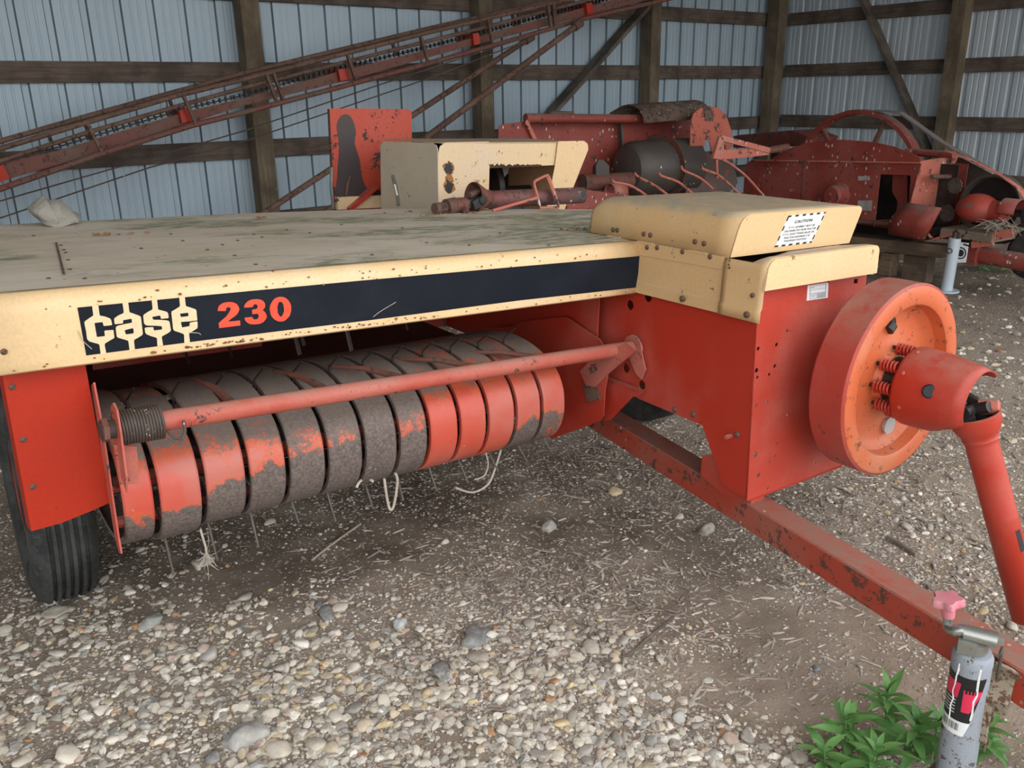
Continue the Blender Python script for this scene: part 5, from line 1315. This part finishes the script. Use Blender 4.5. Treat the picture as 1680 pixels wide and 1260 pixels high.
op('shield_edge', M().bar(e0, e1, .02, .03), OLD_PINK)
da = 2.05; d0 = [-1.64, 2.05, 0.875]; d1 = [-0.906, 2.05, 0.853]
zc = (d0[2] + d1[2]) / 2; dn = op('auger_drum', M().lathe([(0, 0), (0, .10), (.04, .19), (.10, .225), (d1[0] - d0[0], .225)], (d0[0], da, zc), (1, 0, 0), 40), DRUM, smooth=True)
m = M(); rows = []
for k in range(40):
    a = 2 * math.pi * k / 39; xx = d0[0] + .36 + .16 * k / 39
    rows.append([(xx, da + math.cos(a) * q, zc + math.sin(a) * q) for q in (.222, .275)])
m.strip(rows); op('flighting', m, RUST_RED, dn, solid=.008)
e = [(-2.169, 1.9, 0.802), (-1.681, 1.9, 0.789)]
op('roller', M().tube([e[0], e[1]], .068, 18), RUST_RED, smooth=True)
op('roller_end', M().lathe([(0, .07), (.05, .075), (.14, .06)], [-2.01, 1.75, 0.727], (1, 0, 0), 20), OLD_PINK, smooth=True, solid=.004)
op('roller_strap', M().plate([[(-2.064, 0.93), (-2.041, 0.975), (-1.992, 0.972), (-1.93, 0.922), (-1.925, 0.731), (-2.06, 0.741)]], fa_(1.86), 0, .012), DRUM, bev=.003)
op('arch_hole', M().plate([[(-1.739, 0.791), (-1.728, 0.882), (-1.67, 0.92), (-1.617, 0.907), (-1.601, 0.783)]], fa_(2.335), 0, .003), DARK)
e0, e1 = [(-1.486, 2.3, 1.254), (-1.457, 2.3, 0.981)]
op('guide_post', M().bar(e0, e1, .05, .02), DRUM)
pan = [(-2.528, 0.795), (-2.36, 0.788), (-1.855, 0.701), (-1.849, 0.559), (-2.527, 0.616)]
op('pickup_pan', M().plate([pan], fa_(1.6), 0, .006), OLD_RED)
rs_ = [(-1.04, 0.981), (-1.05, 1.229), (-1.021, 1.296), (-0.941, 1.338), (-0.838, 1.351), (-0.73, 1.329), (-0.638, 1.267), (-0.577, 1.154), (-0.541, 1.009), (-0.625, 0.961), (-0.785, 0.969), (-0.821, 1.062), (-0.873, 1.084), (-0.885, 0.973)]
op('right_shield', M().plate([rs_], fa_(1.9), 0, .008), paint('peeling_pink_shield_paint', (.46, .11, .065), (.50, .17, .09), .5, rust=(.062, .045, .042), rust_amt=.34, rough=.6, scale=3))
op('shield_patch', M().plate([[(-0.903, 1.318), (-0.797, 1.315), (-0.79, 1.226), (-0.889, 1.229)]], fa_(1.893), 0, .002), RUST_RED)
op('lower_shield', M().plate([[(-1.028, 0.979), (-0.766, 0.977), (-0.531, 0.966), (-0.414, 0.685), (-0.639, 0.513), (-1.035, 0.57)]], fa_(1.93), 0, .008), paint('bare_grey_brown_steel', (.10, .075, .065), (.14, .10, .085), .5, rust=(.30, .07, .05), rust_amt=.28, rough=.6, scale=3))
# bracket arms to the right of the shield
e = [(-1.093, 1.5, 1.116), (-0.519, 1.5, 0.99), (-1.133, 1.5, 0.957), (-0.516, 1.5, 0.965), (-1.107, 1.5, 1.126), (-1.145, 1.5, 0.948), (-1.125, 1.5, 0.947), (-1.106, 1.5, 0.801)]
op('upper_arm', M().bar(e[0], e[1], .025, .045), OLD_PINK, bev=.004)
op('arm_plate', M().plate([[(-1.051, 1.02), (-0.551, 1.011), (-0.515, 0.955), (-1.118, 0.942)]], fa_(1.5), 0, .02), OLD_PINK)
op('arm_post', M().plate([[(-1.12, 1.128), (-1.079, 1.117), (-1.064, 1.021), (-1.071, 0.945), (-1.179, 0.96)]], fa_(1.48), 0, .03), OLD_PINK)
op('arm_strut', M().bar(e[6], e[7], .02, .02), OLD_PINK)
e = [(-0.46, 1.6, 0.978), (-0.184, 1.6, 1.0)]
op('hose', M().tube([e[0], e[1]], .03, 10), RUST_RED, smooth=True)
c2 = [(3.035, 1.01), (2.949, 1.026), (2.271, 1.093), (2.209, 1.078), (2.027, 1.028), (2.063, 0.964), (2.468, 0.918), (3.024, 0.894)]
op('second_cover', M().plate([c2], fn_(.62), 0, .4), paint('dark_red_rear_cover', (.15, .035, .025), (.2, .06, .045), .5, rust=(.06, .045, .04), rust_amt=.3, rough=.7), solid=0)
for px, q in zip((1004, 1041, 1080, 1117, 1149, 1190), range(6)):
    pass
for pts in ([(-2.303, 1.35, 0.879), (-2.28, 1.35, 0.856), (-2.154, 1.35, 0.83), (-2.048, 1.35, 0.783), (-1.963, 1.35, 0.732)], [(-2.094, 1.35, 0.914), (-2.058, 1.35, 0.881), (-1.907, 1.35, 0.813), (-1.757, 1.35, 0.726)], [(-1.858, 1.35, 0.9), (-1.826, 1.35, 0.871), (-1.664, 1.35, 0.82), (-1.506, 1.35, 0.721)],
            [(-1.634, 1.35, 0.937), (-1.607, 1.35, 0.899), (-1.425, 1.35, 0.828), (-1.238, 1.35, 0.702)], [(-1.432, 1.35, 0.925), (-1.398, 1.35, 0.896), (-1.244, 1.35, 0.845), (-1.074, 1.35, 0.738), (-0.956, 1.35, 0.657)], [(-1.201, 1.35, 0.959), (-1.104, 1.35, 0.917), (-0.923, 1.35, 0.811), (-0.731, 1.35, 0.661), (-0.669, 1.35, 0.616)]):
    op('curved_tine', M().tube(smooth_pts([tuple(p) for p in pts], 3), .0095, 7), OLD_PINK, smooth=True)
op('rear_body', M().box((-1.9, 2.36, .30), (-.3, 2.37, .8)), OLD_RED)
op('chamber_floor', M().box((.0, .45, .30), (.41, 2.3, .32)), DARK)
op('pickup_frame', M().box((-2.2, 1.5, .32), (.0, 1.56, .40)), OLD_RED)
op('pickup_stand', M().box((-2.0, 1.5, 0), (-1.9, 1.6, .34)), PLANKW)
for e in [[(-2.151, 2.4, 1.319), (-1.905, 2.4, 1.308)], [(-1.423, 2.5, 1.289), (-1.309, 2.5, 1.337)]]:
    op('loose_rod', M().tube(e, .022, 8), RUSTY, smooth=True)

# ------------------------------------------------------------------ the hay elevator leaning up across the back
ele = empty('hay_elevator', (-2.6, 6.2, 0))
tag(ele, 'long rusty hay elevator sloping up along the back wall', 'elevator')
EI = Vector((2.6, -6.2, 0))
def ep_(name, m, mats, parent=None, **kw):
    return obj(name, m, mats, parent or ele, loc=(tuple(EI) if parent is None else None), **kw)
def ext(p, k0=4.2, k1=1.6):
    P = [Vector(q) for q in p]; a = (P[0] - P[1]).normalized(); b = (P[-1] - P[-2]).normalized()
    return [P[0] + a * k0] + P + [P[-1] + b * k1]
rails = (
    ('top_pipe', [(0.8421, 6.34, 1.2491), (1.4252, 6.34, 1.397), (2.0042, 6.34, 1.5383), (2.4611, 6.34, 1.6491), (4.0315, 6.34, 1.9851), (5.375, 6.34, 2.2551)], .017),
    ('upper_rail', [(0.8156, 6.2, 1.2118), (1.3156, 6.2, 1.3454), (1.9058, 6.2, 1.4992), (2.4019, 6.2, 1.6054), (3.9408, 6.2, 1.9452), (5.4044, 6.2, 2.2498)], .017),
    ('middle_rail', [(0.8048, 6.22, 1.1389), (1.3359, 6.22, 1.2877), (1.9315, 6.22, 1.4359), (2.4027, 6.22, 1.5488), (3.95, 6.22, 1.8833), (4.5583, 6.22, 2.0085), (5.1896, 6.22, 2.1542), (5.6695, 6.22, 2.2581)], .014),
    ('bottom_pipe', [(0.7712, 6.2, 0.9733), (1.3906, 6.2, 1.152), (2.0069, 6.2, 1.3103), (2.3748, 6.2, 1.3828), (3.9277, 6.2, 1.7134), (4.7527, 6.2, 1.8974), (5.6169, 6.2, 2.103), (6.668, 6.2, 2.3057)], .019))
for nm, p, q in rails:
    ep_(nm, M().tube(ext(p), q, 10), RUST_RED if nm == 'bottom_pipe' else RUSTY, smooth=True)
t0_ = ext([(0.8098, 6.28, 1.1208), (1.1491, 6.28, 1.1804), (1.5565, 6.28, 1.2853), (2.0162, 6.28, 1.4016), (2.385, 6.28, 1.4713), (3.2068, 6.28, 1.6644), (3.9844, 6.28, 1.8226), (4.4477, 6.28, 1.9241), (5.0659, 6.28, 2.0658), (5.8231, 6.28, 2.2339)])
t1_ = ext([(0.7894, 6.28, 1.0108), (1.1341, 6.28, 1.0936), (1.5437, 6.28, 1.2035), (2.0045, 6.28, 1.317), (2.4113, 6.28, 1.4292), (3.2523, 6.28, 1.5939), (3.981, 6.28, 1.7625), (4.4709, 6.28, 1.8722), (5.1343, 6.28, 2.0134), (5.9012, 6.28, 2.1749)])
ep_('trough_side', M().strip([t0_, t1_]), RUST_RED, solid=.004)
ep_('trough_floor', M().strip([[(Vector(b).lerp(Vector(a), .1)) for a, b in zip(t0_, t1_)], [(Vector(b).lerp(Vector(a), .1)) + Vector((0, .12, 0)) for a, b in zip(t0_, t1_)]]), RUSTY, solid=.004)
cl = M().tube([(-.017, 0, 0), (.017, 0, 0)], .004, 5).box((-.022, -.012, -.008), (-.010, .012, .014)).box((-.022, -.006, -.014), (-.012, .006, .018))
CL = mesh_of('chain_link', cl, DARK)
cpth = [Vector(p) for p in t0_]; acc = 0; cn = 0
for i in range(1, len(cpth) - 1):
    seg = cpth[i + 1] - cpth[i]; d = seg.normalized(); s = 0.0
    while s < seg.length and cn < 130:
        p = cpth[i] + d * s + Vector((0, .05, .016))
        o = link('chain_link', CL, ele, tuple(p + EI)); o.rotation_euler = (0, -math.atan2(d.z, math.hypot(d.x, d.y)), 0); s += .044; cn += 1
up_ = [[(1.3315, 6.19, 1.345), (1.3927, 6.19, 1.1562)], [(1.964, 6.19, 1.5021), (2.0214, 6.19, 1.318)], [(2.5672, 6.19, 1.6331), (2.6211, 6.19, 1.4585)], [(2.6188, 6.19, 1.6453), (2.678, 6.19, 1.4659)], [(3.2215, 6.19, 1.7742), (3.2735, 6.19, 1.601)], [(3.876, 6.19, 1.9162), (3.9342, 6.19, 1.736)], [(4.538, 6.19, 2.0623), (4.5831, 6.19, 1.8747)], [(5.1854, 6.19, 2.2053), (5.2199, 6.19, 2.0251)], [(5.2479, 6.19, 2.2177), (5.269, 6.19, 2.0364)]]
for a, b in up_:
    ep_('cross_strut', M().bar(a, b, .028, .02), RUSTY)
for a, b in [[(3.7122, 6.36, 1.8857), (3.7439, 6.36, 1.7771)], [(4.3273, 6.36, 2.0153), (4.3539, 6.36, 1.9216)], [(4.9269, 6.36, 2.1351), (4.9652, 6.36, 2.0186)], [(4.9943, 6.36, 2.1376), (5.0058, 6.36, 2.0098)], [(1.9191, 6.36, 1.4798), (1.9518, 6.36, 1.3295)], [(1.1235, 6.36, 1.2963), (1.1343, 6.36, 1.2352)], [(1.355, 6.36, 1.3297), (1.3763, 6.36, 1.232)]]:
    ep_('back_strut', M().bar(a, b, .024, .02), RUSTY)
for q in [[(0.7758, 6.24, 1.1103), (0.8224, 6.24, 1.1111), (0.8414, 6.24, 1.0321), (0.7764, 6.24, 1.007)], [(1.9373, 6.24, 1.4039), (1.9978, 6.24, 1.4224), (2.0153, 6.24, 1.3375), (1.9467, 6.24, 1.3237)], [(3.1617, 6.24, 1.672), (3.2238, 6.24, 1.6808), (3.2479, 6.24, 1.602), (3.1747, 6.24, 1.5893)], [(4.4206, 6.24, 1.9544), (4.4831, 6.24, 1.9606), (4.4928, 6.24, 1.8755), (4.4297, 6.24, 1.8649)], [(5.6882, 6.24, 2.2353), (5.7629, 6.24, 2.2486), (5.7724, 6.24, 2.157), (5.7048, 6.24, 2.1444)]]:
    ep_('flight_paddle', M().add([Vector(p) for p in q] + [Vector(p) + Vector((0, .26, 0)) for p in q], [(0, 1, 2, 3), (7, 6, 5, 4), (0, 4, 5, 1), (1, 5, 6, 2), (2, 6, 7, 3), (3, 7, 4, 0)]), paint('orange_red_paddle', (.55, .06, .02), (.5, .1, .05), .4, rust_amt=.1) if False else RED_SHIELD)
def leg(name, a, b, y, r):
    A = Vector(a); B_ = Vector(b); d = (B_ - A).normalized(); t = (0.0 - A.z) / d.z
    ep_(name, M().tube([A, A + d * t], r, 12).tube([A - d * .05, A + d * .04], r * 1.5, 12), RUSTY, smooth=True)
a_, b_ = [(5.4723, 6.12, 2.0429), (3.8455, 6.12, 1.1535)]; leg('support_leg', a_, b_, 6.12, .026)
a_, b_ = [(5.1562, 6.42, 1.9363), (2.5649, 6.42, 0.6559)]; leg('support_leg', a_, b_, 6.42, .024)
for q in [[(0.7514, 6.15, 0.9049), (2.3404, 6.15, 1.2583), (3.443, 6.15, 1.555), (4.8926, 6.15, 1.9267)], [(0.7324, 6.15, 0.8025), (1.6615, 6.15, 1.0485), (2.3319, 6.15, 1.1878), (3.8895, 6.15, 1.5972), (4.8254, 6.15, 1.877)]]:
    ep_('cable', M().tube(ext(q, 4.0, .05), .005, 5), DRUM, smooth=True)

# ------------------------------------------------------------------ things resting on the hood
def on_hood(t, l, dz=0.0):
    p = f_top(t, l, 0); q = O_ + T_ * p[0] + L_ * p[1] + U_ * (p[2] + .36 + dz); return q
sil = [(-1.54, 0.74), (-1.525, 0.759), (-1.51, 0.768), (-1.49, 0.775), (-1.479, 0.764), (-1.457, 0.765), (-1.443, 0.761), (-1.427, 0.744), (-1.404, 0.725), (-1.388, 0.706), (-1.396, 0.691), (-1.431, 0.685), (-1.468, 0.683), (-1.498, 0.685), (-1.515, 0.704), (-1.53, 0.722)]
sc_ = (sum(p[0] for p in sil) / len(sil), sum(p[1] for p in sil) / len(sil))
low_ = min(p[1] for p in sil)
m = M(); rows = []
for k in range(15):
    f = -1 + 2 * k / 14; sc2 = (1 - abs(f) ** 2.6) ** .62
    ring = []
    for a, b in smooth_pts([(p[0], p[1], 0) for p in sil], 3, True) and [(q[0], q[1]) for q in smooth_pts([(p[0], p[1], 0) for p in sil], 3, True)]:
        x_, z_ = (a - sc_[0]) * sc2, (b - low_) * (.35 + .65 * sc2) if b > sc_[1] else (b - low_) * max(sc2, .3)
        nz = noise.noise(Vector((x_ * 22, f * 2.2, z_ * 22))) * .008 + noise.noise(Vector((x_ * 60, f * 6, z_ * 60))) * .004
        ring.append((x_ * (1 + nz * 9), f * .075 + nz * 1.2 + .012 * math.sin(x_ * 30), max(0.0, z_ + nz * (z_ > .01))))
    rows.append(ring)
m.strip(rows, close=True)
rock = obj('rock', m, ROCKM, smooth=False)
rock.location = on_hood(sc_[0], 1.73, .001); rock.rotation_euler = baler.matrix_world.to_euler()
tag(rock, 'rough pale grey rock resting on the brown hood top', 'rock')

# old drive shaft lying on the hood
osh = empty('drive_shaft', on_hood(.35, 1.56)); osh.rotation_euler = baler.matrix_world.to_euler()
tag(osh, 'rusty detached drive shaft lying on the hood before the cream cover', 'drive shaft')
def sp_(name, m, mats, **kw): return obj(name, m, mats, osh, **kw)
SR = .0335
# local: x along t, y along l, z up, zero on the hood surface
X0, X1 = -.235, .315
sp_('shaft_tube', M().lathe([(0, SR), (.20, SR), (.205, SR * 1.02), (X1 - X0, SR)], (X0, -.005, SR + .012), (1, .05, -.01), 28), paint('worn_red_shaft_tube', (.22, .06, .05), (.13, .09, .08), .7, rust=(.07, .055, .05), rust_amt=.35, rough=.6, scale=6, speck_amt=.3), smooth=True, solid=.004)
sp_('bell', M().lathe([(0, SR), (-.02, SR * 1.02), (-.045, SR * 1.4), (-.075, .062), (-.082, .0625)], (X0 + .02, -.005, SR + .016), (1, .05, -.08), 32), RUST_RED, smooth=True, solid=.004)
sp_('yoke', M().tube([(X0 - .03, -.03, .045), (X0 - .13, -.04, .035)], .026, 14).bar((X0 - .05, -.06, .05), (X0 - .10, -.065, .03), .02, .04).lathe([(0, 0), (0, .018), (.02, .018), (.02, 0)], (X0 - .055, -.058, .052), (0, -1, 0), 14), DARK, bev=.004)
sp_('collar', M().tube([(X0 - .12, -.04, .034), (X0 - .18, -.05, .034)], .030, 16).tube([(X0 - .145, -.07, .018), (X0 - .145, -.09, .012)], .014, 10), RUST_RED, smooth=True)
sp_('cross', M().tube([(X0 - .10, -.04, .07), (X0 - .03, -.02, .085)], .012, 8), RUSTY, smooth=True)
sp_('stub_shaft', M().tube([(X0 - .17, -.045, .035), (X0 - .215, -.05, .03)], .032, 14).tube([(X0 - .22, -.05, .028), (X0 - .275, -.06, .028)], .022, 10), RUSTY, smooth=True)
loop = [(.02, -.05, .006), (.005, -.045, .06), (.0, -.03, .105), (.02, -.02, .118), (.075, -.015, .135), (.085, -.02, .13), (.10, -.04, .07), (.115, -.055, .008), (.10, -.055, .003), (.03, -.05, .004)]
sp_('stand_loop', M().tube(smooth_pts(loop, 4, True) + [loop[0]], .006, 8), OLD_PINK, smooth=True)
sp_('stand_plate', M().bar((.078, -.02, .13), (.118, -.056, .008), .028, .006), OLD_PINK)
sp_('stand_rod', M().tube([(X0 - .01, -.075, .008), (.01, -.045, .048)], .007, 8), OLD_PINK, smooth=True)

# ------------------------------------------------------------------ twine, sticks and larger stones on the ground
def gz(x, y): return float(ground_z(np.array([x]), np.array([y]))[0])
def ground_obj(name, m, mat, label, cat, x, y, group=None, rz=0, **kw):
    o = obj(name, m, mat, **kw); o.location = (x, y, gz(x, y)); o.rotation_euler = (0, 0, rz); return tag(o, label, cat, group)
def big_rock(x, y, sx, sy, sz, seed, col, label, rz, sink=.3):
    sv, sf = rock_shape(seed, 4, .25)
    m = M().add([(v[0] * sx, v[1] * sy / .8, v[2] * sz / .6 + sz * (1 - 2 * sink) * .6) for v in sv], sf.tolist())
    o = ground_obj('rock', m, STONE1, label, 'rock', x, y, 'larger stones in the gravel', rz=rz); o.color = (*col, 1)
    o.data.polygons.foreach_set('use_smooth', [True] * len(o.data.polygons)); return o
(rx, ry_), (r2x, r2y), (r3x, r3y), (r4x, r4y), (r5x, r5y), (r6x, r6y), (r7x, r7y), (r8x, r8y) = [(0.499, 1.76), (1.1805, 1.7333), (0.4586, 2.4014), (1.7637, 2.107), (1.0449, 1.9352), (0.2511, 2.659), (2.186, 1.7265), (1.8158, 1.035)]
big_rock(rx, ry_, .058, .045, .035, 41, (.36, .35, .33), 'largest flat grey stone among pale gravel in the foreground', -.5)
big_rock(r2x, r2y, .058, .048, .024, 42, (.20, .205, .20), 'dark grey rounded stone half sunk in the gravel', .4, .42)
big_rock(r3x, r3y, .042, .028, .026, 43, (.30, .31, .28), 'grey green stone in gravel to the right of the tyre', .5)
big_rock(r4x, r4y, .034, .026, .028, 44, (.33, .32, .28), 'pointed grey stone on dark soil before the pickup', .2)
big_rock(r5x, r5y, .024, .021, .02, 45, (.46, .48, .48), 'pale bluish stone left of the dark sunken stone', .9)
big_rock(r6x, r6y, .05, .032, .018, 46, (.42, .38, .30), 'flat tan stone just below the tyre', -.2, .42)
big_rock(r7x, r7y, .036, .027, .024, 47, (.34, .31, .26), 'rounded tan stone beside the tongue beam', .3)
big_rock(r8x, r8y, .014, .012, .011, 48, (.17, .18, .19), 'small dark blue pebble on bare dirt', .3)
def path_obj(name, pts, r, mat, label, cat, n=6):
    P = smooth_pts(pts, 4); o = Vector(P[0]); o.z = gz(o.x, o.y)
    ob_ = obj(name, M().tube([Vector(p) - o for p in P], r, n), mat, smooth=True); ob_.location = o; return tag(ob_, label, cat, {'twine': 'twine under the pickup', 'twig': 'sticks on the ground', 'stick': 'sticks on the ground'}[cat])
def gpath(p2, h=.006): return [(a, b, gz(a, b) + h) for a, b in p2]
path_obj('stick', gpath([(0.9942, 2.4345), (1.094, 2.4849), (1.2445, 2.556)]), .004, TWINE, 'thin pale straw stalk lying before the pickup', 'stick')
path_obj('twig', gpath([(1.3902, 1.418), (1.4551, 1.3931), (1.5449, 1.4095), (1.6879, 1.4348)]), .0045, BRACEW, 'curved dark twig on the wood chips', 'twig')
path_obj('twig', gpath([(2.6243, 1.2949), (2.6058, 1.2291), (2.585, 1.1685)], .01), .008, CHIPW, 'grey splinter stick beyond the tongue beam', 'twig')
def bal(t, l, u): return O_ + T_ * t + L_ * l + U_ * (u + .36)
tw = [bal(*p) for p in [(-0.486, 0.56, 0.075), (-0.508, 0.56, 0.015), (-0.534, 0.56, -0.03), (-0.59, 0.56, -0.042), (-0.652, 0.56, -0.01)]]
path_obj('twine', [tuple(p) for p in tw], .0032, TWINE, 'loop of pale twine hanging from the right half of the pickup', 'twine')
tw = [bal(*p) for p in [(-0.553, 0.55, 0.093), (-0.54, 0.55, 0.046), (-0.553, 0.55, 0.009), (-0.59, 0.55, 0.004)]]
path_obj('twine', [tuple(p) for p in tw], .0022, TWINE, 'short thin twine loop just left of the long hanging loop', 'twine')
tw = [bal(*p) for p in [(-0.868, 0.53, 0.102), (-0.861, 0.53, 0.073), (-0.875, 0.53, 0.001), (-0.89, 0.53, 0.001), (-0.902, 0.53, 0.092)]]
path_obj('twine', [tuple(p) for p in tw], .004, TWINE, 'frayed twine hanging in a narrow V below the middle pickup bands', 'twine')
tw = [bal(*p) for p in [(-0.936, 0.53, 0.091), (-0.954, 0.53, 0.107), (-0.976, 0.53, 0.101), (-0.986, 0.53, 0.086)]]
path_obj('twine', [tuple(p) for p in tw], .004, TWINE, 'curl of frayed twine caught under the pickup left of the V', 'twine')
m = M(); c_ = bal(*[-1.403, 0.5, 0.015]); tp = bal(*[-1.412, 0.5, 0.095])
m.tube([tp - c_, Vector((0, 0, .03)), Vector((0, 0, .0))], .003, 5)
for k in range(46):
    d = Vector((R_.normal(0, .012), R_.normal(0, .012), R_.normal(-.004, .02))); m.tube([Vector((0, 0, .012)), d * .6 + Vector((R_.normal(0, .003), 0, 0)), d], .0007, 3, cap=False)
o = obj('twine', m, TWINE, fix=False); o.location = c_; tag(o, 'frayed white twine tuft hanging under the left pickup bands', 'twine', 'twine under the pickup')

# ------------------------------------------------------------------ weeds
def leaf_mesh(seed, ln, w):
    rs = np.random.RandomState(seed); m = M(); rows = []
    for k in range(8):
        f = k / 7; ww = w * (math.sin(math.pi * min(1, f * 1.02 + .04)) ** .8) * (1 - .45 * f); z = .10 * ln * math.sin(f * 2.2) - .28 * ln * f * f
        rows.append([(ln * f, -ww, z + .22 * ww), (ln * f, 0, z - .0), (ln * f, ww, z + .22 * ww)])
    m.strip(rows); return mesh_of('leaf', m, LEAF, smooth=True, fix=False)
LV = [leaf_mesh(i, ln, w) for i, (ln, w) in enumerate(((.078, .0130), (.094, .0150), (.066, .0120), (.050, .0100)))]
STEM = paint('green_weed_stem', (.12, .24, .07), (.2, .25, .1), .4, rough=.6)
def weed(x, y, h, n, lean, label, seed, sc=1.0, group='weeds beside the jack'):
    rs = np.random.RandomState(seed); z = gz(x, y)
    w = empty('weed', (x, y, z)); tag(w, label, 'weed', group)
    tipv = Vector((lean[0], lean[1], h))
    obj('stem', M().tube([(0, 0, -.01), tuple(tipv * .5 + Vector((lean[0] * .1, 0, 0))), tuple(tipv)], [.003, .0025, .0016], 6), STEM, w, smooth=True)
    for k in range(n):
        f = .12 + .88 * (k / (n - 1)) ** .8; p = tipv * f
        o = link('leaf', LV[0 if f < .45 else (1 if f < .85 and k % 2 else (2 if f < .93 else 3))], w, tuple(p))
        o.rotation_euler = (rs.normal(0, .15), -.15 - .75 * f ** 3 + rs.normal(0, .15), 2.4 * k + rs.normal(0, .3)); s = sc * rs.uniform(.8, 1.15); o.scale = (s, s, s)
for i, (p, h, n, ln, lab) in enumerate(zip([(1.6001, 0.8064), (1.6981, 0.7737), (1.546, 0.7303), (1.6788, 0.6993), (1.7331, 0.6754), (1.515, 0.8062), (1.8168, 0.6084), (1.8691, 0.6215)],
        (.12, .15, .11, .13, .10, .085, .085, .07), (22, 28, 22, 26, 20, 16, 18, 14), ((-.02, .01), (.0, .01), (.01, -.01), (.0, .0), (.02, .01), (-.03, 0), (.02, .01), (.02, .02)),
        ('green weed at the left of the patch beside the jack', 'tallest green weed of the patch left of the jack', 'low green weed at the front of the patch by the jack', 'green weed close to the left side of the jack tube',
         'small green weed touching the foot of the grey jack', 'outermost low weed left of the weed patch', 'small weed right of the grey jack foot', 'tiny weed behind the grey jack foot on its right'))):
    weed(p[0], p[1], h, n, ln, lab, 60 + i)
for i, p in enumerate([(7.4093, 3.2071), (7.5409, 3.0885), (7.5056, 2.9858), (7.5809, 3.1907)]):
    weed(p[0], p[1], .12, 12, (.01, .0), ('small weed under the old drawbar, nearest the pale jack', 'weed under the old drawbar second from the right', 'weed under the old drawbar farthest right', 'weed under the old drawbar second from the pale jack')[i], 90 + i, 1.6, 'weeds under the old drawbar')
